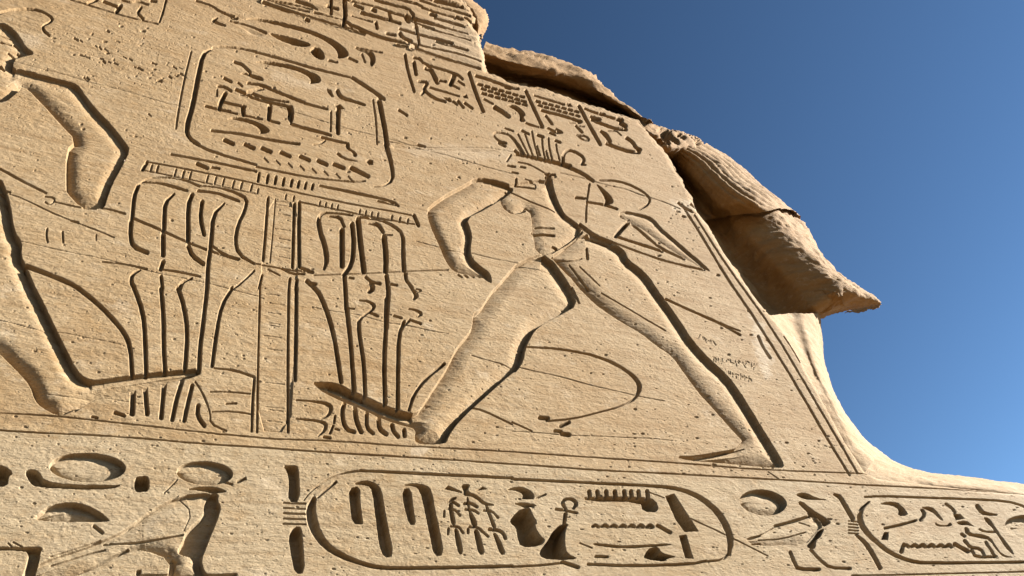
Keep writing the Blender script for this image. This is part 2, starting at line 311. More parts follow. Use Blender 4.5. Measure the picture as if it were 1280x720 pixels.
# right arm
P('F', [(545, 330), (640, 346), (705, 368), (748, 420), (802, 465), (882, 535), (945, 585), (1000, 642), (960, 628), (870, 575), (750, 500), (660, 430), (585, 388), (530, 365)], depth=0.05, convex=0.85, W=8)
P('F', [(415, 200), (435, 205), (495, 255), (511, 290), (490, 304), (455, 300), (470, 285), (450, 245)])
S('F', [(340, 400), (420, 460), (500, 490)], 3); S('F', [(500, 490), (650, 545), (750, 580), (850, 605), (960, 630)], 2.2, 0.6)
S('F', [(520, 462), (640, 500), (750, 537)], 3); S('F', [(578, 395), (548, 425), (520, 460)], 5); S('F', [(600, 400), (670, 460), (740, 520), (860, 575)], 3, 0.5)
S('F', [(320, 268), (365, 272)], 3); S('F', [(380, 290), (455, 302), (525, 325)], 2.8); S('F', [(387, 200), (372, 300), (370, 390)], 2, 0.7)
S('F', [(185, 155, 5), (200, 230, 4.5), (225, 290, 2.6), (262, 355, 1.5)])
S('i', [(960, 475), (1040, 540), (1120, 590), (1280, 650)], 2.4); S('i', [(1020, 570), (940, 640), (860, 700)], 1.6, 0.6); S('i', [(520, 577), (740, 592)], 3); S('i', [(730, 700), (800, 715)], 2)
S('i', [(260, 140), (500, 250), (750, 350)], 1.2, 0.7); S('i', [(460, 320), (500, 345)], 4, 0.7); S('i', [(300, 350), (380, 375), (450, 352)], 1.4); S('i', [(560, 510), (740, 520)], 2, 0.6)
S('F', [(20, 605), (100, 565), (180, 545), (270, 500), (350, 440)], 1.5); S('F', [(200, 570), (300, 585), (350, 570)], 1.5, 0.7); S('F', [(375, 520), (380, 570)], 3)
S('F', [(200, 570, 1.5), (240, 590, 2.5), (300, 660, 4), (350, 722, 4.5)]); S('F', [(290, 600), (390, 720)], 1.6, 0.6); S('F', [(340, 610), (440, 705)], 1.3, 0.6)
S('K', [(350, 0, 4.5), (420, 70, 5), (500, 130, 4), (580, 185, 2)]); S('K', [(300, 0), (320, 40), (335, 75)], 2.6, 0.8)
S('K', [(450, 20), (600, 110), (770, 210)], 1.3, 0.6)
S('P', [(40, 606, 2.6), (120, 604, 2.4), (240, 582, 1.8), (365, 560, 1.4)])
for xx in (1010, 1040, 1070, 1100, 1135): S('E', [(xx, 655), (xx + 18, 667)], 2, 0.8)
# head
S('h', [(270, 268, 1.5), (400, 285, 2), (560, 320, 2.2), (720, 370, 3), (820, 400, 4), (940, 450, 4.6), (1050, 530, 3.6)])
S('h', [(270, 225, 3), (300, 258, 3.5), (460, 290, 2.6), (600, 320, 3), (700, 350, 3), (820, 375, 4)])
S('h', [(750, 350), (752, 260), (800, 220), (880, 240), (940, 280), (965, 320), (940, 360)], 3.2); S('h', [(935, 365), (975, 370)], 2)
S('h', [(195, 375), (270, 386)], 2.4); S('h', [(325, 388), (372, 396)], 2); S('h', [(300, 340), (400, 358), (500, 410), (580, 460)], 1.3)
S('h', [(575, 458), (600, 460)], 3); S('h', [(630, 465), (665, 470)], 3); S('h', [(580, 490, 3), (600, 540, 3.6), (640, 650, 4)]); S('h', [(600, 500), (680, 490)], 1.3, 0.7)
S('h', [(282, 510), (282, 560)], 2.6); S('h', [(280, 565), (470, 600)], 2); S('h', [(370, 510), (480, 545), (480, 590)], 1.2, 0.6); S('h', [(190, 330), (230, 270)], 2, 0.6)
S('h', [(240, 440), (300, 455)], 1.6)
R('papyrus_crown', 'man2', 'crown of upright papyrus stalks on the head')
A('h', [(270, 270), (180, 0), (60, 30), (90, 150), (240, 210)]); A('h', [(270, 250), (150, 0), (400, -40), (640, 20), (730, 120), (730, 330)])
for p in [[(340, 250), (250, 110), (190, 55)], [(330, 200), (250, 90), (160, 48), (60, 45), (60, 85), (120, 140)], [(400, 260), (345, 150), (300, 60)], [(445, 265), (400, 150), (370, 60)], [(500, 280), (460, 150), (440, 30)], [(570, 300), (545, 200), (540, 90)], [(640, 310), (612, 200), (605, 100)], [(715, 320), (690, 230), (680, 160)], [(360, 250), (310, 170)], [(520, 270), (490, 180)], [(600, 300), (580, 230)]]:
    S('h', p, 1.9, 0.8)
for p, w in [([(170, 0), (250, 30)], 2.2), ([(340, 25), (405, 60)], 2.6), ([(500, 70), (550, 88)], 3.4), ([(620, 50), (670, 70)], 2.6), ([(678, 125), (722, 142)], 3), ([(110, 150), (170, 180)], 3), ([(110, 130), (180, 152)], 2.2), ([(600, 0), (660, 30), (740, 45)], 2)]:
    S('h', p, w)
for t_ in range(9): S('h', [(330 + t_ * 45, 266 + t_ * 11), (350 + t_ * 45, 276 + t_ * 11)], 3.2)
R('carved_loop', 'T', 'carved loop of cord behind the shoulder of the right man')
S('F', [(440, 182), (510, 182), (580, 200), (650, 235), (690, 270), (685, 300), (640, 325)], 2.2)
R('carved_rope', 'T', 'carved rope curling in a loop under the right man')
S('K', [(60, 295, 1.6), (200, 300, 2), (360, 325, 2.4), (480, 360, 3), (570, 410, 3.6), (625, 460, 5), (640, 500, 5.5), (620, 550, 3), (550, 590, 2), (420, 625, 1.8), (300, 655, 1.8), (170, 665, 2)])
S('K', [(140, 648), (178, 652)], 5); S('K', [(245, 690), (285, 672)], 4); S('K', [(215, 714), (245, 718)], 4); S('N', [(250, 8), (285, 14)], 5); S('K', [(0, 670), (100, 715)], 1.5)
S('J', [(1080, 600), (1130, 610), (1280, 680)], 1.8)
R('carved_staff', 'T', 'thin carved staff with a forked end right of the legs')
S('K', [(770, 55), (900, 115), (1040, 175), (1140, 235)], 2.5); S('K', [(1040, 172), (1060, 185), (1140, 215)], 1.5)

# ---- graffiti and pitting
R('scratched_graffiti', 'T', 'small scratched graffiti letters near the right man')
rr = random.Random(3)
for bx, by, n, sl_ in [(1010, 345, 11, 0.16), (1080, 415, 6, 0.3), (925, 230, 5, 0.4)]:
    for q in range(n):
        x0 = bx + q * 20 + rr.uniform(-6, 6); y0 = by + q * 20 * sl_ + rr.uniform(-4, 4)
        if rr.random() < 0.6: S('K', [(x0, y0), (x0 + rr.uniform(-8, 10), y0 + rr.uniform(8, 30))], 0.5, 0.25)
        S('K', [(x0 + rr.uniform(-5, 5), y0 + rr.uniform(0, 25)), (x0 + rr.uniform(4, 16), y0 + rr.uniform(-5, 30)), (x0 + rr.uniform(8, 20), y0 + rr.uniform(0, 25))], 0.4, 0.25)
R('scratched_graffiti', 'T', 'rows of worn scratches between the left man and the upper cartouche')
for (x, y) in [(410, 280), (440, 285), (505, 295), (520, 305), (545, 312), (590, 212), (620, 290), (650, 298), (580, 320), (680, 340), (750, 575), (430, 395), (440, 392), (700, 345), (540, 160), (480, 230), (500, 240), (530, 250), (770, 320), (800, 405), (850, 385), (880, 380), (905, 375), (870, 340), (900, 345), (380, 200), (405, 205)]:
    S('A', [(x - rr.uniform(4, 12), y - rr.uniform(2, 8)), (x + rr.uniform(4, 14), y + rr.uniform(0, 8))], rr.uniform(0.7, 2.6), 0.55)

# ---- top left text
R('text_column', 'T', 'bottom end of a carved text column at the top left')
S('A', [(350, 0), (500, 45), (650, 90), (790, 122)], 1.2, 0.8); S('A', [(830, 0), (815, 60), (797, 110)], 2.6, 0.8)
S('m', [(1035, 18), (1180, 75)], 3.2); S('m', [(1205, 62), (1170, 112)], 5); S('m', [(890, 35), (970, 5)], 2.6)
S('A', [(610, 0), (650, 15), (690, 8), (740, 25)], 2); S('A', [(705, 38), (685, 65), (715, 95)], 3); S('A', [(440, 15), (480, 5)], 2.4); S('A', [(755, 2), (780, 8)], 3)
S('A', [(1125, 128, 2), (1085, 115, 3), (1062, 100, 4), (1085, 92, 2)]); S('A', [(980, 5), (1060, 30), (1100, 60), (1170, 80)], 2); S('l', [(0, 130), (100, 180)], 2.4)

# ---- crown over the upper cartouche
R('carved_feather', 'T', 'long curved carved plume with deep shadow above the upper cartouche')
A('l', [(60, 210), (190, 185), (450, 185), (740, 255), (1060, 375), (1250, 510), (1255, 560), (1050, 610), (880, 570), (700, 465), (480, 370), (240, 255)])
P('l', [(190, 188), (300, 176), (450, 188), (600, 223), (740, 258), (900, 310), (1060, 378), (1180, 448), (1240, 508), (1252, 550), (1200, 577), (1130, 588), (1142, 530), (1100, 470), (1000, 400), (850, 335), (680, 285), (500, 240), (350, 205)])
P('l', [(440, 318), (600, 350), (750, 390), (875, 437), (850, 462), (750, 464), (660, 442), (560, 402), (480, 357)])
P('l', [(930, 458), (1000, 520), (1012, 592), (960, 597), (890, 560), (848, 490)])
S('l', [(60, 210, 1.5), (240, 250, 2), (420, 325, 3)], 2); S('l', [(80, 180), (130, 180)], 3); S('l', [(1050, 605), (1130, 622)], 2.6)
P('l', [(130, 245), (230, 265), (330, 300), (420, 335), (380, 365), (300, 375), (210, 320)], depth=0.03, wall=9)
S('B', [(465, 290), (505, 308)], 2.6)
R('loaf_glyph', 'T'); P('B', [(500, 240), (560, 248), (595, 270), (600, 300), (585, 332), (568, 330), (572, 290), (545, 262), (510, 252)]); S('B', [(500, 238), (630, 262)], 1.6); S('B', [(530, 270), (545, 310)], 2.5, 0.5)

# ---- upper cartouche
UC = R('cartouche', 'T', 'tall worn cartouche high on the wall above the post')
A('_', [(258, 57), (300, 58), (350, 68), (440, 96), (478, 122), (490, 180), (492, 228), (478, 235), (400, 226), (300, 206), (245, 182), (228, 165), (236, 110), (248, 64)])
S('A', [(1050, 250, 2), (1015, 268, 5), (990, 380, 6), (965, 520, 6), (930, 640, 6), (945, 690, 4), (992, 722, 4)]); S('D', [(980, 0), (1060, 40), (1280, 105)], 2.6)
S('E', [(0, 115), (250, 165), (480, 190), (545, 185)], 2); S('A', [(1050, 250), (1070, 234), (1180, 237), (1280, 257)], 2.2); S('B', [(0, 260), (120, 290), (300, 345), (480, 390)], 2.6)
S('B', [(480, 390), (560, 440), (640, 495)], 3.8); S('B', [(615, 500), (640, 620), (655, 722)], 5.4); S('E', [(650, 0, 5.4), (680, 110, 5), (685, 180, 3.4), (640, 210, 1.4), (590, 215, 1.2)])
S('A', [(955, 260), (920, 400), (890, 560), (880, 640)], 2.6, 0.45); S('B', [(585, 500), (600, 600), (605, 720)], 2.4, 0.45)
def glyph(name, *fs, par='UC', label=None):
    R(name, par, label)
    for f in fs:
        if f[0] == 'P': P(f[1], f[2])
        else: S(f[1], f[2], f[3] if len(f) > 3 else 3)
glyph('seated_figure_glyph', ('S', 'a', [(585, 220), (650, 240), (700, 280), (740, 325)], 3.4), ('P', 'a', [(620, 330), (720, 328), (860, 368), (882, 412), (800, 402), (700, 352)]), ('S', 'a', [(480, 385), (550, 420)], 3), ('S', 'a', [(620, 430), (660, 465)], 2),
      ('S', 'a', [(420, 465), (490, 475), (550, 512)], 3), ('S', 'a', [(720, 430), (860, 450), (1000, 520), (1280, 625)], 3.4), ('S', 'b', [(0, 370), (150, 440), (300, 490), (470, 530)], 2.6), ('S', 'a', [(720, 520), (800, 500), (870, 490)], 3), ('S', 'a', [(720, 520), (850, 570), (1000, 605), (1120, 620)], 2.5), ('S', 'a', [(600, 500), (700, 540), (780, 580), (1000, 640), (1150, 670)], 3.6))
glyph('bench_glyph', ('S', 'a', [(490, 540), (465, 590), (440, 640), (435, 692)], 5), ('S', 'a', [(470, 620), (600, 650), (690, 670)], 3), ('S', 'a', [(668, 670), (670, 722)], 5), ('S', 'a', [(295, 662), (420, 690), (540, 715)], 2.5), ('S', 'c', [(430, 30), (435, 105)], 5), ('S', 'c', [(450, 115), (620, 155)], 2), ('S', 'c', [(60, 25), (200, 60), (370, 100)], 2.2), ('S', 'a', [(410, 500), (410, 560)], 2), ('S', 'c', [(200, 0), (200, 55)], 4.4))
glyph('throne_glyph', ('S', 'a', [(935, 660), (935, 715)], 5), ('S', 'c', [(702, 15), (685, 150)], 5), ('S', 'c', [(690, 165), (790, 195)], 2.5), ('P', 'b', [(0, 478), (60, 488), (130, 500), (142, 560), (136, 640), (110, 682), (68, 632), (80, 560), (60, 512)]), ('S', 'c', [(910, 200), (1080, 255), (1280, 305)], 3), ('S', 'd', [(0, 240), (130, 275), (265, 315)], 3))
glyph('sun_disc_glyph', ('P', '_', [(317.5, 77), (329, 75.3), (345, 77), (364, 80.5), (380, 86), (397, 93), (402, 99), (400, 103), (391, 104.5), (386, 105), (389, 101), (385, 95.5), (375, 90), (362, 85.5), (345, 82.5), (330, 79.5)]))
glyph('staff_glyph', ('P', 'b', [(465, 325), (510, 335), (540, 410), (510, 407), (475, 370)]), ('S', 'b', [(575, 350, 5), (600, 400, 5), (640, 425, 4), (700, 440, 3.4), (850, 490, 2)]), ('P', 'b', [(535, 485), (600, 480), (652, 532), (580, 532)]), ('S', 'b', [(585, 545), (575, 720)], 5), ('S', 'd', [(340, 60), (340, 290)], 5))
S('d', [(270, 80), (265, 270)], 2.6, 0.5)
glyph('bread_loaf_glyph', ('P', 'c', [(250, 150), (360, 127), (490, 150), (600, 190), (680, 240), (702, 275), (640, 296), (588, 299), (610, 270), (560, 220), (460, 185), (360, 160)]))
glyph('bar_glyph', ('S', 'c', [(115, 265), (370, 290), (600, 340), (820, 380), (990, 400)], 3))
glyph('water_glyph', *[('S', 'c', [(x - 45, y - 20), (x + 40, y + 18)], 4.4) for x, y in [(290, 380), (495, 425), (665, 462), (855, 505), (1050, 545), (1225, 587)]], ('S', 'd', [(300, 603), (395, 640)], 4.4), ('S', 'd', [(475, 640), (640, 722)], 5))
for q in range(8): S('E', [(40 + q * 60, 70 + q * 13), (60 + q * 60, 92 + q * 13)], 1.6, 0.5)
glyph('hook_glyph', ('S', 'd', [(175, 335), (300, 365), (440, 395)], 2.6), ('P', 'd', [(408, 398), (462, 394), (452, 440), (532, 490), (527, 532), (488, 532), (490, 490), (418, 452)]), ('S', 'd', [(95, 410), (170, 395), (210, 370)], 2))
glyph('basket_glyph', ('P', 'd', [(308, 490), (350, 484), (402, 535), (572, 576), (480, 578), (370, 547)]), ('P', 'd', [(612, 570), (650, 553), (692, 563), (692, 612), (650, 606)]))
CUR[0] = T_PANEL
S('d', [(950, 60), (1030, 112)], 2.8, 1, False); S('d', [(1140, 405), (1210, 425)], 2)
P('d', [(870, 385), (1010, 390), (1280, 425), (1280, 470), (1000, 470), (860, 450)], depth=0.02, wall=6)
P('E', [(690, 0), (820, 8), (1000, 18), (1230, 20), (1200, 50), (980, 45), (820, 35), (700, 30)], depth=0.02, wall=5)

# ---- band under the upper cartouche
R('striped_mat', 'T', 'narrow carved mat of stripes under the upper cartouche')
A('_', [(178, 202), (215, 190), (330, 215), (420, 238), (520, 268), (522, 283), (430, 262), (300, 232), (180, 212)])
S('D', [(855, 52), (1060, 90), (1280, 138)], 2.6); S('D', [(735, 88), (1000, 140), (1280, 200)], 1.4); S('E', [(0, 202), (200, 240), (400, 285), (600, 322), (780, 357)], 1.4)
S('E', [(320, 208), (500, 245), (690, 288), (712, 310)], 2.6); S('E', [(215, 288), (600, 368), (810, 405)], 1.4); S('E', [(790, 358), (812, 408)], 4); S('E', [(610, 285), (700, 305)], 2)
S('D', [(735, 90), (712, 128)], 4); S('D', [(715, 130), (1000, 190), (1280, 250)], 1.0, 0.6); S('D', [(985, 100), (1035, 122)], 4); S('D', [(1060, 118), (1095, 125)], 2.6)
for x in (15, 60, 100, 140, 180, 215, 250, 285): S('E', [(x, 145 + .2 * x), (x - 6, 185 + .14 * x)], 3.2)
for x in (760, 790, 880, 920, 955, 1040, 1080, 1120, 1170, 1210, 1260): S('D', [(x, 100 + (x - 735) * .2), (x - 8, 128 + (x - 735) * .2)], 2.6, 0.5)
for x in (10, 150, 190, 320, 350, 380, 410, 520, 550, 580, 610, 680, 720, 760): S('E', [(x, 225 + .2 * x), (x - 4, 245 + .2 * x)], 2.4, 0.5)

# ---- text columns at the upper right
def column(label, div):
    global COLR
    COLR = R('text_column', 'T', label); S(*div)
column('first text column of the upper row, beside the weathered course', ('e', [(50, 110), (80, 280), (140, 470)], 3.4, 0.7))
glyph('chick_glyph', ('S', 'e', [(140, 185), (160, 300)], 4), ('S', 'e', [(140, 135), (200, 150), (240, 200), (450, 265), (580, 310), (625, 352)], 2.6), par=COLR)
glyph('reed_glyph', ('S', 'e', [(262, 240), (310, 255), (340, 320), (372, 382)], 5), ('S', 'e', [(400, 365), (455, 376)], 3), par=COLR)
glyph('quail_glyph', ('S', 'e', [(540, 320), (508, 402)], 5), ('S', 'e', [(510, 405), (590, 445)], 2.2), ('S', 'e', [(580, 370), (640, 410)], 2), par=COLR)
glyph('bird_glyph', ('S', 'e', [(190, 372), (282, 382), (240, 440), (255, 480), (340, 545), (450, 575)], 3.4), ('S', 'e', [(215, 500), (250, 470)], 3), par=COLR)
glyph('bar_glyph', ('S', 'e', [(300, 435), (450, 480), (590, 520)], 2.2), ('P', 'e', [(618, 505), (670, 500), (684, 542), (640, 537)]), par=COLR)
glyph('stroke_glyph', ('P', 'e', [(412, 525), (500, 533), (534, 582), (490, 582)]), ('S', 'e', [(530, 575), (570, 605)], 2.5), ('S', 'e', [(580, 570), (632, 632)], 3), ('S', 'e', [(650, 590), (722, 642)], 3), par=COLR)
column('second text column of the upper row', ('e', [(690, 290), (750, 470), (832, 670)], 4, 0.8))
glyph('slab_glyph', ('S', 'e', [(760, 320), (900, 362), (1080, 430), (1180, 445)], 3.2), ('S', 'e', [(1060, 430), (1100, 440)], 4), par=COLR)
for r0, r1 in [((800, 405), (1220, 525)), ((835, 450), (1235, 572)), ((840, 495), (1245, 605))]:
    R('ripple_glyph', COLR)
    for q in range(7):
        f = q / 6; x = r0[0] + (r1[0] - r0[0]) * f; y = r0[1] + (r1[1] - r0[1]) * f
        S('e', [(x - 18, y - 4), (x + 18, y + 6)], 3)
    S('e', [r0, r1], 1.3, 0.8)
glyph('jar_glyph', ('S', 'e', [(950, 630), (1030, 680), (1085, 722)], 5), ('P', 'f', [(92, 330), (180, 323), (262, 370), (302, 430), (270, 442), (302, 502), (230, 497), (240, 440), (210, 390)]), par=COLR)
S('e', [(840, 550), (930, 595)], 2, 0.7)
column('third text column of the upper row', ('f', [(300, 190), (360, 330), (462, 542)], 3.8, 0.8))
glyph('slab_glyph', ('S', 'f', [(385, 235), (550, 285), (680, 325)], 2.2), ('P', 'f', [(698, 313), (742, 313), (772, 352), (718, 347)]), par=COLR)
for r0, r1 in [((420, 295), (805, 395)), ((440, 335), (815, 437))]:
    R('ripple_glyph', COLR)
    for q in range(7):
        f = q / 6; x = r0[0] + (r1[0] - r0[0]) * f; y = r0[1] + (r1[1] - r0[1]) * f
        S('f', [(x - 16, y - 4), (x + 16, y + 6)], 2.8)
    S('f', [r0, r1], 1.3, 0.8)
glyph('bar_glyph', ('S', 'f', [(460, 385), (640, 430), (850, 497)], 3.4), par=COLR)
glyph('pot_glyph', ('S', 'f', [(530, 565), (600, 610), (670, 605), (600, 570)], 1.8), ('S', 'f', [(500, 440), (560, 520)], 3), par=COLR); S('f', [(740, 510), (840, 510)], 1.6)
glyph('pot_glyph', ('S', 'f', [(810, 630), (870, 680), (940, 685), (900, 640), (810, 630)], 2), ('S', 'f', [(800, 540), (860, 600)], 3), ('S', 'f', [(830, 540), (880, 545)], 1.6), par=COLR)
S('f', [(300, 510), (400, 545), (470, 555)], 2)
column('fourth text column of the upper row, nearest the broken edge', ('f', [(830, 340), (920, 510), (1042, 722)], 4, 0.8))
glyph('arm_glyph', ('S', 'g', [(90, 205), (170, 240), (250, 265), (400, 310), (460, 320)], 2.6), ('S', 'g', [(245, 260), (278, 266)], 4), ('S', 'g', [(420, 312), (455, 318)], 5), ('S', 'g', [(450, 355), (492, 378)], 5), par=COLR)
glyph('basket_glyph', ('S', 'g', [(150, 285), (240, 312)], 3.2), ('S', 'g', [(160, 315), (300, 375), (420, 410), (500, 415)], 3.6), par=COLR)
glyph('horn_glyph', ('S', 'g', [(250, 435, 3), (300, 470, 5.4), (340, 530, 4)]), ('S', 'g', [(320, 430), (400, 425), (450, 470)], 1.3), ('S', 'g', [(510, 500), (570, 540), (600, 600), (640, 615)], 4), ('S', 'g', [(310, 555), (420, 600), (540, 635), (630, 640)], 4), par=COLR)

# ---- borders, hairline cracks along the bedding
CUR[0] = T_PANEL
for cx0, cy0, cx1, cy1 in [(485, 178, 645, 188), (-40, 60, 230, 128), (300, 120, 640, 215), (20, 300, 330, 372), (520, 300, 700, 340), (590, 445, 830, 505), (-30, 395, 150, 432), (700, 215, 850, 262), (640, 540, 840, 548), (390, 385, 560, 418), (60, 490, 190, 508)]:
    n_ = 9; yy = 0.0; pts_ = []
    for q in range(n_ + 1):
        yy += rr.uniform(-2.2, 2.2); pts_.append((cx0 + (cx1 - cx0) * q / n_, cy0 + (cy1 - cy0) * q / n_ + yy, rr.uniform(0.1, 0.9)))
    S('_', pts_, 0.5, 0.28, reg=False)
S('_', [(852, 255), (880, 300), (905, 342), (950, 408), (1000, 490), (1035, 550), (1062, 594)], 2.6, 0.5); S('_', [(868, 268), (895, 312), (925, 355), (966, 412), (1012, 490), (1045, 545), (1072, 592)], 2.2, 0.45)
S('P', [(430, 0), (450, 50), (490, 110)], 3, 0.7); S('O', [(430, 85), (460, 130), (510, 200)], 2.8, 0.7); S('P', [(560, 0), (600, 60), (640, 130)], 2, 0.5); S('j', [(865, 350), (905, 385), (990, 430)], 3, 0.8); S('j', [(995, 360), (1030, 380)], 4)
S('_', [(-300, 495), (0, 516), (32, 518), (70, 520), (130, 527), (320, 548), (420, 551), (495, 557), (560, 560), (640, 565), (745, 572), (852, 579), (960, 588), (1085, 592)], 1.4, 0.8)
PAN_SPLIT = np.array([(-800, 478), (-300, 512), (0, 538), (32, 540), (150, 546), (250, 555), (320, 559), (420, 566), (520, 572), (640, 580), (750, 588), (835, 592), (960, 599), (1060, 605), (1140, 609), (1280, 615), (1700, 640)], float)
CUR[0] = P_FACE
FEAT.append(('S', -1, PAN_SPLIT, np.full(len(PAN_SPLIT), 2.2), 0.9, {}))
S('O', [(420, 717), (700, 712), (1280, 698)], 1.6); S('_', [(1280, 714.5), (1500, 706)], 1.6)

# ---- plinth band, from left
def pg(name, *fs, label=None): glyph(name, *fs, par='P', label=label)
pg('sun_disc', label='large round sun disc at the left end of the plinth band'); P('L', ell(437, 178, 192, 74, rot=0.03), depth=0.055, convex=0.55, W=13)
pg('bowl_glyph', ('P', 'L', [(120, 195), (160, 184), (197, 200), (218, 245), (330, 262), (560, 268), (612, 264), (560, 288), (380, 288), (180, 276), (148, 255)]))
pg('block_glyph', ('P', 'L', [(670, 228), (710, 220), (746, 225), (747, 298), (700, 302), (672, 298)])); pg('block_glyph', ('P', 'L', [(-60, 165), (20, 168), (66, 205), (40, 225), (38, 272), (-60, 275)]))
pg('bread_loaf_glyph'); P('L', [(158, 437), (200, 400), (250, 365), (350, 349), (430, 364), (500, 400), (535, 430), (552, 451), (300, 451)], depth=0.060, convex=0.5, W=14)
pg('sun_disc', label='smaller sun disc above the falcon'); P('L', ell(1024, 206, 142, 60, rot=0.05), depth=0.050, convex=0.55, W=11); S('L', [(1100, 245), (1160, 262)], 2.4); S('L', [(1190, 248), (1225, 232)], 3.4); S('L', [(885, 240), (820, 305)], 2, 0.5)
R('falcon_relief', 'P', 'carved falcon with folded wing standing under the sun disc')
P('L', [(900, 316), (1040, 303), (1095, 308), (1087, 345), (1107, 375), (1092, 430), (1062, 500), (1032, 580), (1006, 640), (1018, 690), (1060, 745), (840, 745), (850, 640), (720, 590), (640, 600), (560, 640), (390, 722), (150, 760), (120, 715), (230, 634), (500, 548), (640, 480), (740, 400)], depth=0.048, convex=0.85, W=24)
P('L', [(1045, 303), (1095, 308), (1087, 345), (1107, 375), (1092, 430), (1062, 500), (1032, 580), (1006, 640), (1018, 690), (1060, 745), (985, 745), (970, 690), (965, 627), (900, 614), (885, 592), (915, 540), (930, 490), (1022, 410), (1015, 370)], depth=0.06)
P('L', [(920, 288), (1020, 269), (1100, 280), (1146, 301), (1060, 307), (1000, 295)]); P('L', [(862, 625), (888, 640), (872, 722), (838, 722), (850, 640)])
S('w', [(500, 530), (760, 450), (1000, 370)], 1.7); S('w', [(510, 600), (760, 530), (900, 480), (1050, 450)], 2.2); S('w', [(780, 695), (960, 605), (1130, 510), (1280, 440)], 4, 0.9)
S('L', [(520, 556), (640, 552), (760, 540), (915, 512)], 2.0, 1.0); S('L', [(640, 482), (740, 404), (890, 322)], 1.4, 0.5); S('L', [(900, 330), (960, 400), (920, 490)], 0.8, 0.4); S('w', [(940, 225), (1020, 288)], 4, 0.9); S('w', [(1100, 380), (1180, 390)], 2, 0.7)
P('x', [(80, 665), (130, 655), (135, 690), (110, 715), (75, 710)]); S('x', [(90, 712), (380, 714), (640, 712)], 2); S('x', [(700, 714), (1000, 712), (1080, 706)], 3.4)
pg('house_glyph', ('P', 'w', [(-300, 418), (0, 424), (180, 430), (380, 424), (432, 446), (402, 480), (396, 560), (362, 660), (350, 760), (210, 760), (260, 620), (290, 482), (180, 468), (0, 462), (-300, 458)]))
S('w', [(130, 380), (220, 430)], 1.5); S('w', [(80, 390), (110, 420)], 1.5)

def tie(tile, bars, y0, n, dy, x0, x1):
    R('knot_bar', 'P')
    for b in bars: P(tile, b) if len(b) > 4 else S(tile, b, 5.2)
    for q in range(n): S(tile, [(x0, y0 + q * dy), ((x0 + x1) / 2, y0 + q * dy + 3), (x1, y0 + q * dy + 4)], 2.0, 0.8)
tie('M', [[(130, 166), (205, 164), (216, 200), (221, 350), (160, 350), (165, 250), (155, 195)], [(160, 520), (190, 470), (230, 475), (236, 560), (246, 705), (195, 712), (175, 620)]], 353, 5, 26, 138, 248)
MC = R('cartouche', 'P', 'long wide cartouche in the middle of the plinth band')
A('_', [(384, 640), (395, 615), (430, 590), (470, 585), (640, 598), (830, 608), (880, 625), (910, 660), (914, 690), (895, 706), (820, 708), (640, 711), (480, 712), (430, 698), (395, 670)])
S('M', [(1280, 230), (900, 212), (520, 193)], 3.2); S('M', [(520, 193, 2.6), (430, 205, 2.2), (340, 245, 1.6), (270, 300, 1.4), (240, 340, 1.4)]); S('M', [(400, 250), (350, 290), (310, 325)], 3)
S('M', [(290, 335, 6), (272, 380, 11), (280, 440, 12), (300, 500, 11), (350, 570, 8), (430, 620, 6.5), (520, 655, 5), (620, 680, 4.4), (800, 682, 4), (1280, 672, 3.4)])
S('N', [(0, 235, 2.8), (400, 255, 2.8), (720, 270, 3), (850, 287, 4.4), (950, 332, 6), (1030, 402, 7), (1078, 480, 7.5), (1095, 550, 7), (1085, 610, 4)])
S('N', [(1085, 605, 3.5), (1055, 640, 2.2), (965, 648, 2.6)]); S('N', [(0, 675), (140, 668), (250, 655)], 2.6); S('N', [(250, 650), (330, 677)], 4.4); S('N', [(380, 662), (600, 670), (900, 660), (970, 645)], 3.2)
g2 = lambda name, *fs, label=None: glyph(name, *fs, par=MC, label=label)
g2('reed_leaf_glyph', ('P', 'M', [(463, 280), (520, 268), (521, 350), (536, 450), (535, 462), (480, 462), (468, 350)]), ('P', 'M', [(478, 260), (540, 239), (600, 254), (630, 290), (642, 380), (662, 480), (690, 620), (640, 630), (613, 560), (598, 430), (580, 290), (560, 266)]))
g2('reed_leaf_glyph', ('P', 'M', [(729, 285), (775, 280), (786, 380), (801, 464), (765, 466), (738, 370)]), ('P', 'M', [(728, 266), (780, 254), (850, 264), (880, 295), (892, 380), (922, 500), (940, 616), (890, 624), (868, 520), (843, 400), (818, 290), (790, 272)]))
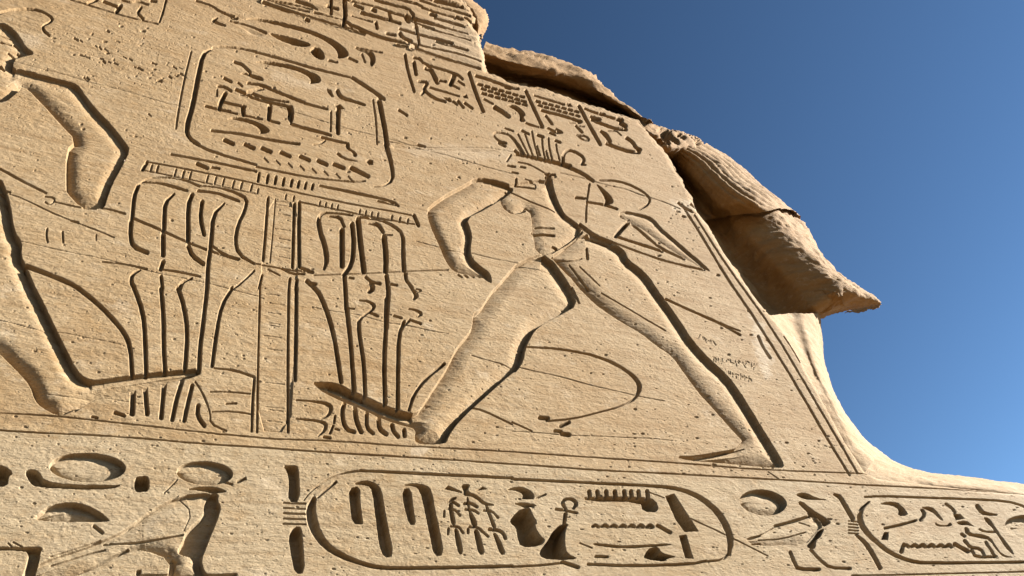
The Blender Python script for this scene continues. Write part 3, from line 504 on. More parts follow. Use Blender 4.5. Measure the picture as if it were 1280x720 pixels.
g2('sedge_glyph', ('P', 'q', [(110, 90), (160, 53), (300, 115), (300, 135)]), ('P', 'q', [(284, 43), (386, 43), (360, 90), (370, 115), (390, 130), (360, 158), (310, 156), (315, 110)]), ('P', 'q', [(435, 108), (500, 63), (562, 92)]),
   ('S', 'q', [(340, 140, 4), (400, 148, 3.4), (460, 180, 4), (520, 235, 4), (612, 250, 1.4)]), ('S', 'q', [(155, 222, 2), (200, 190, 3.4), (235, 178, 2)]),
   ('P', 'q', [(165, 220), (210, 215), (215, 330), (242, 430), (215, 458), (188, 430), (168, 330)]), ('P', 'q', [(218, 475), (252, 480), (292, 600), (312, 740), (265, 748), (230, 600)]),
   ('P', 'q', [(340, 160), (372, 180), (382, 300), (440, 390), (458, 465), (400, 468), (374, 380), (348, 250)]), ('P', 'q', [(412, 490), (462, 490), (502, 620), (530, 745), (465, 748), (430, 600)]),
   ('P', 'q', [(520, 235), (555, 245), (602, 370), (652, 475), (608, 492), (570, 380)]), ('P', 'q', [(598, 530), (642, 530), (702, 640), (738, 745), (680, 752), (630, 600)]),
   ('S', 'q', [(165, 285), (235, 300), (280, 356)], 2.6), ('S', 'q', [(190, 460), (270, 468), (310, 530)], 2.6), ('S', 'q', [(205, 215), (265, 255)], 3), ('S', 'q', [(325, 235), (380, 230), (450, 267)], 3.2), ('S', 'q', [(335, 293), (420, 300), (462, 332)], 2.6),
   ('S', 'q', [(375, 468), (450, 470), (500, 512), (560, 566)], 2.6), ('S', 'q', [(520, 305), (600, 310), (660, 376)], 2.6), ('S', 'q', [(575, 493), (660, 500), (712, 532), (732, 582)], 4), ('S', 'q', [(122, 310), (120, 366)], 2.6), ('S', 'q', [(165, 485), (160, 540)], 2.6), ('S', 'q', [(360, 490), (360, 530)], 2.6))
g2('seated_god_glyph', ('P', 'q', [(732, 102), (800, 71), (880, 67), (950, 84), (1010, 125), (1032, 192), (960, 197), (888, 193), (910, 165), (890, 130), (830, 106)]), ('P', 'q', [(798, 235), (920, 219), (1072, 259), (980, 272), (930, 287), (890, 266)]),
   ('P', 'q', [(925, 280), (982, 276), (1000, 340), (1057, 430), (1025, 452), (1082, 560), (1140, 600), (1080, 662), (880, 677), (850, 560), (838, 470), (778, 430), (790, 380), (850, 310)]), ('S', 'q', [(1045, 185), (1080, 165), (1135, 145)], 2))
g2('goddess_glyph', ('S', 'r', [(380, 290, 3), (345, 240, 4), (352, 203, 4), (400, 186, 3), (460, 200, 4), (488, 240, 4.6), (455, 280, 3.4)]), ('S', 'r', [(280, 293), (370, 302), (400, 310), (490, 330)], 3), ('S', 'r', [(375, 335), (362, 430)], 4.4),
   ('P', 'N', [(248, 456), (285, 459), (270, 480), (263, 560), (276, 610), (337, 636), (220, 641), (150, 632), (133, 602), (180, 540), (205, 490)]), label='kneeling goddess glyph under a looped cross')
g2('gaming_board_glyph', ('P', 'N', [(360, 320), (650, 323), (720, 338), (736, 402), (655, 400), (640, 350), (365, 346)]), *[('S', 'N', [(x, 297), (x + 4, 326)], 4.6) for x in (385, 426, 470, 514, 560, 594, 631, 675)])
g2('water_glyph', *[('S', 'N', [(x - 14, 472), (x, 464), (x + 14, 475)], 3.6) for x in (418, 465, 510, 555, 600, 645, 690)], ('S', 'N', [(400, 470), (700, 480)], 1.8), ('S', 'N', [(728, 468), (790, 503)], 4.4))
g2('bolt_glyph', ('P', 'N', [(403, 553), (480, 560), (540, 568), (700, 562), (796, 557), (796, 568), (690, 576), (600, 583), (500, 580), (410, 567)]))
g2('hill_glyph', ('P', 'N', [(692, 575), (730, 573), (750, 608), (832, 625), (770, 634), (775, 648), (658, 637), (665, 605)]), ('S', 'N', [(420, 622), (478, 625)], 3.2))
g2('slab_glyph', ('P', 'N', [(763, 320), (810, 307), (932, 497), (862, 502), (818, 440)])); g2('stroke_glyph', ('P', 'N', [(833, 518), (870, 514), (907, 634), (865, 632)]))
CUR[0] = P_FACE
S('N', [(680, 300), (760, 330)], 1, .6); S('N', [(890, 432), (1060, 510), (1280, 620)], 1.2, 0.7); S('O', [(0, 200), (60, 240)], 1, 0.6); S('N', [(340, 555), (400, 580)], 1.4)
pg('sun_disc', label='round sun disc right of the long cartouche'); P('t', ell(272, 184, 238, 128, rot=0.12), depth=0.085, convex=0.6, W=13)
R('goose_relief', 'P', 'carved goose walking right of the long cartouche')
A('t', [(30, 540), (380, 400), (600, 160), (950, 380), (850, 640), (400, 600), (150, 610)])
P('t', [(612, 190), (745, 315), (560, 375), (395, 415), (250, 505), (100, 560), (165, 605), (320, 625), (500, 605), (690, 628), (820, 470), (868, 432), (840, 360)], depth=0.030, convex=0.85, W=14)
P('t', [(588, 110), (640, 84), (700, 87), (800, 140), (932, 166), (800, 162), (680, 157)]); P('t', [(608, 190), (650, 163), (760, 258), (900, 338), (957, 390), (900, 422), (868, 432), (840, 360), (740, 312)]); P('t', [(862, 448), (882, 455), (850, 530), (800, 570), (797, 640), (760, 655), (693, 627), (760, 560), (820, 470)])
S('O', [(112, 600), (135, 660), (150, 685), (255, 688)], 4); S('O', [(215, 590), (260, 640), (310, 680), (410, 683)], 3.4); S('t', [(390, 417), (560, 375), (750, 315)], 3); S('t', [(120, 550), (250, 510)], 2); S('t', [(230, 557), (460, 547), (700, 480)], 1.3, 0.8); S('t', [(165, 600), (250, 595)], 2.6); S('t', [(640, 380), (740, 420)], 1.2, 0.6)
R('knot_bar', 'P'); S('t', [(985, 107, 3), (1040, 130, 5), (1100, 240, 5), (1165, 352, 5)]); S('O', [(440, 515, 3), (490, 560, 5), (530, 620, 5), (562, 680, 5)])
for q in range(5): S('O', [(402, 446 + q * 15), (425, 448 + q * 15), (448, 450 + q * 15)], 1.7, 0.8)
RC = R('cartouche', 'P', 'smaller cartouche at the right end of the plinth band')
A('_', [(1075, 640), (1080, 622), (1100, 618), (1250, 625), (1330, 640), (1330, 700), (1160, 705), (1110, 690), (1080, 665)])
S('O', [(505, 350, 2), (465, 388, 5), (455, 430, 6), (480, 490, 6.4), (540, 550, 5), (620, 610, 4.6), (700, 642, 4), (780, 656, 3.4), (1280, 650, 3)]); S('O', [(485, 325), (560, 320), (1000, 335), (1190, 345), (1280, 370), (1420, 440)], 2.4)
g3 = lambda name, *fs, label=None: glyph(name, *fs, par=RC, label=label)
g3('sun_disc_glyph', ('P', 'O', [(549, 361), (600, 346), (650, 354), (690, 390), (703, 418), (650, 421), (655, 390), (620, 366)]))
g3('adze_glyph', ('S', 'u', [(370, 402), (520, 370), (680, 325)], 3), ('P', 'u', [(330, 520), (362, 440), (407, 440), (402, 522)]))
g3('hook_glyph', ('P', 'O', [(758, 375), (815, 370), (850, 400), (882, 447), (865, 442), (830, 407), (800, 392)]), ('S', 'O', [(772, 392), (785, 415), (765, 440)], 4))
g3('horn_glyph', ('P', 'O', [(833, 445), (850, 462), (895, 466), (913, 448), (927, 473), (840, 474)]))
g3('water_glyph', ('S', 'O', [(668, 598, 5), (680, 562, 4.4)]), *[('S', 'O', [(x - 14, 572), (x, 562), (x + 14, 574)], 4) for x in (690, 735, 775, 820, 865, 905)], ('S', 'O', [(680, 570), (930, 572)], 2), ('S', 'O', [(935, 560), (1002, 597)], 4.6))
g3('seated_king_glyph', ('S', 'v', [(500, 160), (560, 200), (590, 245)], 3), ('P', 'v', [(568, 253), (640, 258), (692, 307), (600, 322)]), ('P', 'v', [(598, 340), (700, 318), (762, 370), (842, 407), (740, 372), (640, 372)]), ('S', 'v', [(840, 410), (880, 435), (1000, 440)], 2.2),
   ('P', 'v', [(678, 385), (720, 390), (750, 450), (860, 458), (942, 490), (1002, 580), (1052, 660), (1195, 697), (1080, 692), (1018, 640), (940, 520), (840, 502), (700, 472)]), ('S', 'v', [(660, 460), (690, 480)], 3.4), ('S', 'v', [(690, 525), (740, 592), (850, 605), (890, 680)], 3.4), ('S', 'v', [(760, 620), (800, 690), (1000, 685)], 3.2), ('S', 'v', [(900, 540), (990, 680)], 2.8))
g3('feather_glyph', ('S', 'v', [(815, 180, 5), (860, 245, 5), (930, 262, 3), (1005, 268, 2)]), ('P', 'v', [(873, 290), (930, 298), (987, 380), (1052, 480), (1195, 667), (1150, 662), (1040, 512), (958, 390), (908, 350)]))
g3('sun_disc_glyph'); P('v', ell(1325, 392, 236, 122, rot=0.12), depth=0.05, wall=1.5)
# ------------------------------------------------------------------ the wall surface
def grid_axis(a0, a1, step):
    n = int((math.atan(a1) - math.atan(a0)) / step) + 1
    return np.tan(np.linspace(math.atan(a0), math.atan(a1), n)) * D0
xs = grid_axis(-0.64, 2.60, 0.80 / FPX * RES)
zs = grid_axis(0.41, 3.05, 0.85 / FPX * RES) + EYE
GX, GZ = np.meshgrid(xs, zs)
PU, PV = to_px(GX, 0.0, GZ)
PU = PU.astype(np.float32); PV = PV.astype(np.float32)
gx = GX.astype(np.float32); gz = GZ.astype(np.float32)
NZ, NX = GX.shape
wob = (vnoise(gx * 11, gz * 11, 0) * 0.5 + vnoise(gx * 34, gz * 34, 1) * 0.4).astype(np.float32)

def seg_dist(u, v, a, b):
    d = b - a; L2 = float(d.dot(d)) + 1e-9
    t = np.clip(((u - a[0]) * d[0] + (v - a[1]) * d[1]) / L2, 0, 1)
    return np.hypot(u - a[0] - t * d[0], v - a[1] - t * d[1]), t
def inside(u, v, pts):
    r = np.zeros(u.shape, bool)
    for k in range(len(pts)):
        (x0, y0), (x1, y1) = pts[k - 1], pts[k]
        if y0 == y1: continue
        r ^= ((y0 > v) != (y1 > v)) & (u < (x1 - x0) * (v - y0) / (y1 - y0) + x0)
    return r
def smooth_line(pts, ws, it=1):
    """round the corners of a traced line a little"""
    for _ in range(it):
        if len(pts) < 3: break
        q = [pts[0]]; w = [ws[0]]
        for k in range(len(pts) - 1):
            q += [pts[k] * .75 + pts[k + 1] * .25, pts[k] * .25 + pts[k + 1] * .75]
            w += [ws[k] * .75 + ws[k + 1] * .25, ws[k] * .25 + ws[k + 1] * .75]
        q.append(pts[-1]); w.append(ws[-1]); pts, ws = np.array(q), np.array(w)
    return pts, ws
def window(lo, hi):
    cs = [at(x, y) for x in (lo[0], hi[0]) for y in (lo[1], hi[1])]
    X = [c[0] for c in cs]; Z = [c[2] for c in cs]
    i0, i1 = np.searchsorted(xs, (min(X), max(X))); j0, j1 = np.searchsorted(zs, (min(Z), max(Z)))
    return slice(max(j0 - 1, 0), min(j1 + 1, NZ)), slice(max(i0 - 1, 0), min(i1 + 1, NX))
def scale_at(c):
    c = np.clip(c, (-150, -100), (1330, 740))
    p = at(*c); a = at(c[0] + 1, c[1]) - p; b = at(c[0], c[1] + 1) - p
    return math.sqrt(abs(a[0] * b[2] - a[2] * b[0]))

DP = np.zeros(GX.shape, np.float32); DS = np.zeros(GX.shape, np.float32); FL = np.zeros(GX.shape, np.float32)
REGM = np.full(GX.shape, T_PANEL, np.int16)
below = PV > np.interp(PU, PAN_SPLIT[:, 0], PAN_SPLIT[:, 1])
REGM[below] = P_FACE
for kind, reg, pts, ws, k, o in FEAT:
    if kind == 'S': pts, ws = smooth_line(pts, ws)
    elif kind == 'P' and len(pts) > 5:
        closed = np.vstack([pts, pts[:1]])
        sm, _ = smooth_line(closed, np.ones(len(closed))); pts = sm[1:-1] if len(sm) > 6 else pts
    m_ = 4 + (ws.max() if ws is not None else 0)
    lo = np.maximum(pts.min(0) - m_, (-330, -160)); hi = np.minimum(pts.max(0) + m_, (1500, 800))
    if (hi <= lo).any(): continue
    sl_ = window(lo, hi)
    u = PU[sl_]; v = PV[sl_]
    if u.size == 0: continue
    sc = scale_at(pts.mean(0)); wb = wob[sl_] * 0.45
    if kind == 'S':
        tt = np.full(u.shape, 9.0, np.float32)
        for q in range(len(pts) - 1):
            d, t = seg_dist(u, v, pts[q], pts[q + 1])
            hw = np.maximum((ws[q] * (1 - t) + ws[q + 1] * t) * 0.5, 0.8)
            tt = np.minimum(tt, (d + wb * np.minimum(hw, 1.6) * 0.5) / hw)
        dep = 1.2 * k * max(float(np.mean(ws)), 2.3) * sc
        soft = o.get('soft')
        DS[sl_] = np.maximum(DS[sl_], dep * (1 - sstep(0.30 if not soft else 0.0, 1.08, tt)))
        cov = tt < 1.35
    else:
        ins = inside(u, v, pts)
        if kind == 'A': cov = ins
        else:
            d = np.full(u.shape, 1e9, np.float32)
            for q in range(len(pts)):
                d = np.minimum(d, seg_dist(u, v, pts[q - 1], pts[q])[0])
            s_ = np.where(ins, d, -d) + wb * 0.7
            dep = o['depth'] * 1.0 if o['depth'] else float(np.clip(1.15 * k * 2 * max(float(s_.max()), 0.8) * sc, 0.02, 0.20))
            prof = sstep(0.0, o['wall'], s_)
            if o['convex']:
                x = np.clip(1 - s_ / o['W'], 0, 1)
                if min(s_.shape) > 3:
                    du_, dv_ = np.gradient(u, axis=1), np.gradient(v, axis=0)     # shallower cut on upper-left outlines, shaped to keep their lit bevel small
                    gu = np.gradient(np.where(ins, d, -d), axis=1) / (du_ + 1e-9); gv = np.gradient(np.where(ins, d, -d), axis=0) / (dv_ - 1e-9)
                    cc = gu * 0.75 + gv * 0.66
                    prof = prof * (1 - 0.42 * sstep(0.5, 0.9, cc) * np.clip(1 - s_ / (1.4 * o['W']), 0, 1))
                prof = prof * (1 - o['convex'] * np.clip(1 - x ** 2.0, 0, 1))
            if not o['convex']: FL[sl_] = np.maximum(FL[sl_], sstep(1.0, 4.0, s_))
            DP[sl_] = np.maximum(DP[sl_], dep * prof) if not o['convex'] else np.where(s_ > 0, np.maximum(DP[sl_], dep * prof), DP[sl_])
            cov = s_ > -1.0
    if reg >= 0:
        rv = REGM[sl_]; rv[cov] = reg
# the plinth and the panel stay apart along the ground line
for arr_name, flag in (('T', False), ('P', True)):
    pass

# broken outline of the wall against the sky
EDGE = np.array([(548, -400), (560, -60), (572, -12), (588, 8), (596, 20), (592, 30), (601, 44), (605, 60), (607, 74), (610, 86), (640, 99), (680, 107), (700, 112), (720, 122), (760, 134), (800, 147), (815, 165), (832, 185),
                 (847, 207), (868, 245), (874, 262), (888, 278), (910, 315), (930, 345), (957, 380), (985, 413), (1000, 440), (1025, 485), (1052, 535), (1084, 586), (1100, 594), (1180, 604), (1280, 614), (1700, 650)], float)
SKYP = np.vstack([EDGE, [(1900, 650), (1900, -4000), (548, -4000)]])
wide = vnoise(gx * 5, gz * 5, 2) * 1.6 + vnoise(gx * 19, gz * 19, 3) * 1.0
de = np.full(GX.shape, 99.0, np.float32)
sl_ = window((500, -160), (1500, 800))
sub = de[sl_]
for q in range(len(EDGE) - 1): sub = np.minimum(sub, seg_dist(PU[sl_], PV[sl_], EDGE[q], EDGE[q + 1])[0])
de[sl_] = sub
outm = inside(PU, PV, SKYP)
sd = np.where(outm, -de, de) + np.where((PV < 250), wide, wide * 0.35)
keep_v = sd > 0
# weathering: bedding planes, tool marks, pits, gentle waviness
ca, sa = math.cos(0.21), math.sin(0.21)
wx = gx + 0.10 * vnoise(gx * 2.3, gz * 2.9, 6); wz = gz + 0.05 * vnoise(gx * 2.9 + 9, gz * 2.3, 7) + 0.045 * gx
r1, r2 = wx * ca + wz * sa, wz * ca - wx * sa
r3, r4 = wx * ca - wz * sa, wz * ca + wx * sa
rough = 0.0035 * vnoise(r1 * 1.1, r2 * 1.3, 4) + 0.0018 * vnoise(r3 * 3.7, r4 * 5, 5)
rough += 0.0008 * vnoise(wx * 4.1, wz * 33, 6) + 0.0005 * vnoise(wx * 11, wz * 83, 7)
rough += 0.0011 * vnoise(r1 * 17, r2 * 29, 1) + 0.0009 * vnoise(r3 * 37, r4 * 57, 2) + 0.0006 * vnoise(r1 * 71, r2 * 97, 0)
patch = sstep(-0.1, 0.6, vnoise(r1 * 1.3, r2 * 1.9, 3))
PIT = np.zeros(GX.shape, np.float32)
def pit(px, py, rx, ry, dep):
    sl_ = window((px - rx * 2 - 2, py - ry * 2 - 2), (px + rx * 2 + 2, py + ry * 2 + 2))
    u = PU[sl_] - px; v = PV[sl_] - py
    if u.size == 0: return
    v = v - 0.10 * u
    t = np.sqrt((u / rx) ** 2 + (v / ry) ** 2) + wob[sl_] * 0.5
    PIT[sl_] = np.maximum(PIT[sl_], dep * (1 - sstep(0.35, 1.05, t)))
pr = random.Random(11)
for (x0, y0, x1, y1, n_, sz) in [(0, 0, 1280, 720, 3200, 0.62), (0, 540, 1280, 720, 1200, 0.8), (880, 470, 1080, 590, 170, 0.8), (60, 40, 250, 110, 160, 0.85), (0, 360, 540, 540, 500, 0.75), (560, 430, 900, 570, 200, 0.75), (380, 130, 640, 260, 160, 0.75), (820, 230, 960, 400, 120, 0.85)]:
    cl = [(pr.uniform(x0, x1), pr.uniform(y0, y1)) for _ in range(max(n_ // 14, 1))]
    for _ in range(n_):
        if pr.random() < 0.6:
            c0 = pr.choice(cl); px = pr.gauss(c0[0], 28); py = pr.gauss(c0[1], 14)
        else: px = pr.uniform(x0, x1); py = pr.uniform(y0, y1)
        if px > 1090 and py < 610: continue
        rx = sz * min(1.0 + pr.expovariate(1.3), 4.0); ry = max(rx * pr.uniform(0.28, 0.6), 0.55)
        pit(px, py, rx, ry, 0.42 * rx * scale_at((px, py)))
pits = PIT
worn = sstep(260, 40, PV) * sstep(900, 300, PU)
HGT = DP + DS + rough * (1 + 0.5 * worn + 0.7 * FL) + pits
HGT += 0.06 * np.clip(1 - sd / 9.0, 0, 1) ** 2
# the top course stands a little proud and is split along its bedding
crs = [r for r in range(len(REG)) if REG[r]['name'] == 'weathered_course'][0]
cm = (REGM == crs)
HGT = np.where(cm, HGT + 0.016 * vnoise(gx * 1.5, gz * 9 + gx * 0.6, 5) - 0.01, HGT)
Y = HGT.astype(np.float32)

# pale scuffed places where the old skin of the stone is rubbed off
SCUFF = np.zeros(GX.shape, np.float32)
for pts_, soft_, amt in [([(938, 398), (955, 402), (961, 438), (969, 470), (956, 474), (944, 440)], 6, 0.6), ([(838, 250), (862, 250), (872, 262), (858, 270), (842, 264)], 6, 0.45), ([(500, 178), (640, 186), (640, 204), (520, 198)], 8, 0.22),
                         ([(345, 88), (400, 104), (440, 116), (420, 122), (340, 100)], 6, 0.2), ([(20, 38), (50, 44), (60, 58), (30, 56)], 8, 0.3), ([(560, 20), (612, 40), (612, 88), (560, 74), (470, 40)], 10, 0.22), ([(515, 560), (535, 560), (530, 567), (516, 568)], 3, 0.5)]:
    pts_ = np.array(pts_, float); sl_ = window(pts_.min(0) - 14, pts_.max(0) + 14); u = PU[sl_]; v = PV[sl_]
    ins = inside(u, v, pts_); d = np.full(u.shape, 1e9, np.float32)
    for q in range(len(pts_)): d = np.minimum(d, seg_dist(u, v, pts_[q - 1], pts_[q])[0])
    s_ = np.where(ins, d, -d) + 5 * vnoise(gx[sl_] * 6, gz[sl_] * 9, 2) + 3 * vnoise(gx[sl_] * 24, gz[sl_] * 40, 3)
    SCUFF[sl_] = np.maximum(SCUFF[sl_], amt * sstep(-soft_ * 0.4, soft_ * 0.8, s_))
SC1 = SCUFF.ravel()
cellk = keep_v[:-1, :-1] & keep_v[1:, :-1] & keep_v[:-1, 1:] & keep_v[1:, 1:]
fr = REGM[:-1, :-1].copy()
idx = np.arange(NX * NZ, dtype=np.int32).reshape(NZ, NX)
a_, b_, c_, d_ = idx[:-1, :-1], idx[:-1, 1:], idx[1:, 1:], idx[1:, :-1]
VX = np.stack([GX.ravel(), Y.ravel(), GZ.ravel()], 1).astype(np.float32)

base_t = (3.1, 0.0, 4.0); base_p = (3.5, 0.0, 0.0)
throne = thing('statue_throne', 'huge carved sandstone throne side with two sunk-relief men tying plants to a post', 'throne', base_t)
plinth = thing('stone_plinth', 'carved sandstone plinth below the throne with cartouches, sun discs and a falcon', 'plinth', base_p)
rootof = {}
def chain(r):
    p = REG[r]['parent']
    if p in ('T', None) and r != P_FACE: return 'T'
    if p == 'P' or r == P_FACE: return 'P'
    return chain(lookup(p))
man2 = [r for r in range(len(REG)) if REG[r]['name'] == 'carved_man'][1]
def lookup(p):
    return {'UC': UC, 'man2': man2}.get(p, p)
OBJ = {}
order = sorted(range(len(REG)), key=lambda r: 0 if REG[r]['parent'] in (None, 'T', 'P') else 1)
for r in order:
    sel = cellk & (fr == r)
    q = np.stack([a_[sel], b_[sel], c_[sel], d_[sel]], 1)
    if len(q) == 0:
        print('EMPTY region', r, REG[r]['name']); continue
    u_v, inv = np.unique(q, return_inverse=True)
    root = chain(r); base = base_t if root == 'T' else base_p
    p = REG[r]['parent']
    par = (throne if root == 'T' else plinth) if p in (None, 'T', 'P') else OBJ[lookup(p)]
    ob = link_mesh(REG[r]['name'], VX[u_v], inv.reshape(-1, 4), STONE if root == 'T' else PALE, par, base, True, SC1[u_v])
    if REG[r]['label']: ob['label'] = REG[r]['label']
    OBJ[r] = ob

# the thickness of the wall behind its broken outline
hz = cellk
ed = []
def rim(m0, m1, p, q):
    s = m0 & ~m1; ed.append(np.stack([p[s], q[s]], 1))
rim(hz[:, :-1], hz[:, 1:], b_[:, :-1], c_[:, :-1]); rim(hz[:-1, :], hz[1:, :], c_[:-1, :], d_[:-1, :])
rim(hz[:, 1:], hz[:, :-1], d_[:, 1:], a_[:, 1:]); rim(hz[1:, :], hz[:-1, :], a_[1:, :], b_[1:, :])
ed = np.vstack(ed); uv, inv = np.unique(ed, return_inverse=True); inv = inv.reshape(-1, 2)
front = VX[uv]; rows_ = [front]
depths = (0.05, 0.3, 1.0, 2.4)
for dd in depths:
    bk = front.copy(); bk[:, 1] += dd
    bk[:, 0] -= 0.05 * dd * (0.4 + vnoise(front[:, 2] * 3, front[:, 0] * 3 + dd, 2)); rows_.append(bk)
vv = np.vstack(rows_); n = len(front)
qs = [np.stack([inv[:, 0] + k * n, inv[:, 0] + (k + 1) * n, inv[:, 1] + (k + 1) * n, inv[:, 1] + k * n], 1) for k in range(len(depths))]
link_mesh('broken_edge', vv, np.vstack(qs), ROUGH, throne, base_t)

# ------------------------------------------------------------------ smooth lofted rock masses
def catmull(P_, n):
    """interpolate control rows (k, ..., 3) to n rows"""
    P_ = np.asarray(P_, float); k = len(P_)
    ext = np.concatenate([[2 * P_[0] - P_[1]], P_, [2 * P_[-1] - P_[-2]]])
    out = []
    for t in np.linspace(0, k - 1, n):
        i = min(int(t), k - 2); f = t - i
        p0, p1, p2, p3 = ext[i], ext[i + 1], ext[i + 2], ext[i + 3]
        out.append(0.5 * ((2 * p1) + (-p0 + p2) * f + (2 * p0 - 5 * p1 + 4 * p2 - p3) * f * f + (-p0 + 3 * p1 - 3 * p2 + p3) * f ** 3))
    return np.array(out)
def strata_steps(x, y, z, f):
    t = z * f + 0.5 * vnoise(x * 0.9, y * 1.3 + z, 2) + 0.25 * vnoise(x * 3.1, z * 2.0 + y * 3, 5)
    k = np.floor(t); fr_ = t - k
    off = vnoise(k * 3.7 + 0.5, x * 1.6 + y * 1.1 + k, 3)
    return off * 0.6 + 0.5 * fr_ ** 3
def loft(name, rows, nr, nc, mat, parent, base, amp=0.02, freq=3.0, extra=None, label=None, flip=False):
    G_ = np.array([[at(*p) for p in r] for r in rows])
    G_ = catmull(G_, nr)
    G_ = np.swapaxes(catmull(np.swapaxes(G_, 0, 1), nc), 0, 1)
    du = np.gradient(G_, axis=0); dv = np.gradient(G_, axis=1)
    nn = np.cross(du, dv); nn /= np.linalg.norm(nn, axis=2, keepdims=True) + 1e-9
    tocam = CAM - G_
    sg = np.sign((nn * tocam).sum(2).mean()); nn *= sg
    x, y, z = G_[..., 0], G_[..., 1], G_[..., 2]
    h = amp * (0.8 * vnoise(x * freq + y * 1.7, z * freq * 1.4 + y * 2.1, 1) + 0.5 * vnoise(x * freq * 2.7 + y * 4, z * freq * 4.1 + y * 3, 2) + 0.28 * vnoise(x * freq * 7 + y * 9, z * freq * 10 + y * 7, 3) + 0.22 * vnoise(x * freq * 17 + y * 13, z * freq * 25 + y * 15, 4))
    if extra is not None:
        ii, jj = np.meshgrid(np.linspace(0, 1, nr), np.linspace(0, 1, nc), indexing='ij')
        h = h + extra(ii, jj, G_)
    G_ = G_ + nn * h[..., None]
    id_ = np.arange(nr * nc).reshape(nr, nc)
    q = np.stack([id_[:-1, :-1], id_[:-1, 1:], id_[1:, 1:], id_[1:, :-1]], -1).reshape(-1, 4)
    if sg < 0: q = q[:, ::-1]
    ob = link_mesh(name, G_.reshape(-1, 3), q, mat, parent, base)
    if label: ob['label'] = label
    return ob

base_s = (6.8, 1.0, 4.5)
statue = thing('seated_statue', 'colossal seated sandstone statue seen as a pleated kilt, knee and shin beyond the throne', 'statue', base_s)
# kilt over the thigh: rows run from the hip down to the hem, columns from the throne round to the far side
def pleats(i, j, G_):
    band = sstep(0.36, 0.5, j) * sstep(0.95, 0.78, j)
    hem = 0.018 * sstep(0.90, 0.97, i) * sstep(0.35, 0.5, j)
    return 0.050 * band * np.abs(np.sin(j * 60 + 1.5 * np.sin(i * 3))) * sstep(1.0, 0.75, i) + hem + 0.008 * strata_steps(G_[..., 0], G_[..., 1], G_[..., 2], 9)
loft('pleated_kilt', [
    [(816, 184, 0.2), (824, 186, 0.75), (834, 187, 0.42), (852, 187, 0.22), (869, 185, 0.34), (884, 184, 0.80), (874, 196, 2.6)],
    [(832, 214, 0.2), (842, 212, 0.78), (856, 210, 0.43), (882, 205, 0.22), (899, 200, 0.34), (912, 202, 0.85), (900, 222, 2.6)],
    [(850, 244, 0.2), (862, 240, 0.80), (882, 237, 0.44), (910, 231, 0.20), (927, 224, 0.34), (938, 226, 0.85), (925, 250, 2.6)],
    [(858, 268, 0.2), (876, 262, 0.80), (903, 257, 0.44), (937, 250, 0.18), (956, 244, 0.34), (968, 252, 0.85), (952, 275, 2.6)],
    [(868, 280, 0.2), (888, 274, 0.82), (919, 269, 0.50), (959, 264, 0.26), (981, 262, 0.42), (1000, 274, 0.90), (985, 295, 2.6)],
], 90, 180, KILT, statue, base_s, 0.020, 2.6, pleats)
def undercut(i, j, G_):
    return 0.020 * strata_steps(G_[..., 0], G_[..., 1], G_[..., 2], 7) - 0.05 * sstep(0.80, 1.0, i) * sstep(0.2, 0.4, j)
loft('knee', [
    [(860, 258, 0.25), (874, 254, 0.90), (902, 250, 0.56), (940, 247, 0.36), (965, 252, 0.50), (985, 264, 0.95), (960, 290, 2.4)],
    [(872, 286, 0.25), (888, 280, 0.95), (925, 276, 0.60), (968, 272, 0.40), (986, 273, 0.52), (1003, 284, 0.95), (985, 312, 2.4)],
    [(893, 317, 0.25), (908, 312, 1.0), (950, 305, 0.63), (993, 302, 0.42), (1010, 303, 0.55), (1027, 320, 0.95), (1010, 345, 2.4)],
    [(915, 350, 0.25), (933, 345, 1.05), (975, 334, 0.66), (1020, 330, 0.44), (1034, 334, 0.58), (1048, 348, 0.95), (1030, 368, 2.4)],
    [(940, 382, 0.25), (957, 378, 1.1), (1000, 360, 0.70), (1042, 350, 0.46), (1060, 355, 0.6), (1076, 366, 0.95), (1058, 384, 2.4)],
    [(965, 412, 0.25), (985, 408, 1.15), (1020, 388, 0.78), (1060, 370, 0.55), (1082, 374, 0.7), (1100, 379.5, 0.95), (1078, 388, 2.4)],
    [(966, 416, 0.4), (985, 413, 1.9), (1015, 400, 1.5), (1045, 388, 1.3), (1070, 384, 1.3), (1092, 381.5, 1.4), (1070, 392, 2.6)],
    [(966, 420, 0.9), (975, 420, 2.5), (1005, 408, 2.3), (1030, 398, 2.2), (1050, 392, 2.2), (1068, 388, 2.3), (1055, 394, 2.9)],
], 120, 120, KILT, statue, base_s, 0.042, 2.2, undercut)
loft('shin', [
    [(960, 395, 0.2), (985, 392, 0.55), (1005, 392, 0.55), (1022, 392, 0.85), (1024, 394, 1.4), (1005, 394, 2.6)],
    [(985, 428, 0.2), (998, 425, 0.42), (1012, 425, 0.42), (1024, 425, 0.75), (1026, 425, 1.4), (1008, 425, 2.6)],
    [(1003, 468, 0.2), (1014, 462, 0.30), (1022, 462, 0.30), (1029, 460, 0.6), (1031, 460, 1.3), (1015, 465, 2.6)],
    [(1026, 512, 0.15), (1036, 505, 0.16), (1041, 502, 0.20), (1044, 500, 0.5), (1046, 500, 1.2), (1030, 510, 2.6)],
    [(1048, 558, 0.1), (1058, 550, 0.08), (1064, 545, 0.12), (1069, 541, 0.4), (1072, 541, 1.1), (1060, 560, 2.6)],
    [(1072, 602, 0.1), (1082, 590, 0.05), (1090, 578, 0.09), (1099, 570, 0.4), (1103, 570, 1.1), (1095, 590, 2.6)],
], 90, 70, STONE, statue, base_s, 0.014, 3.0)
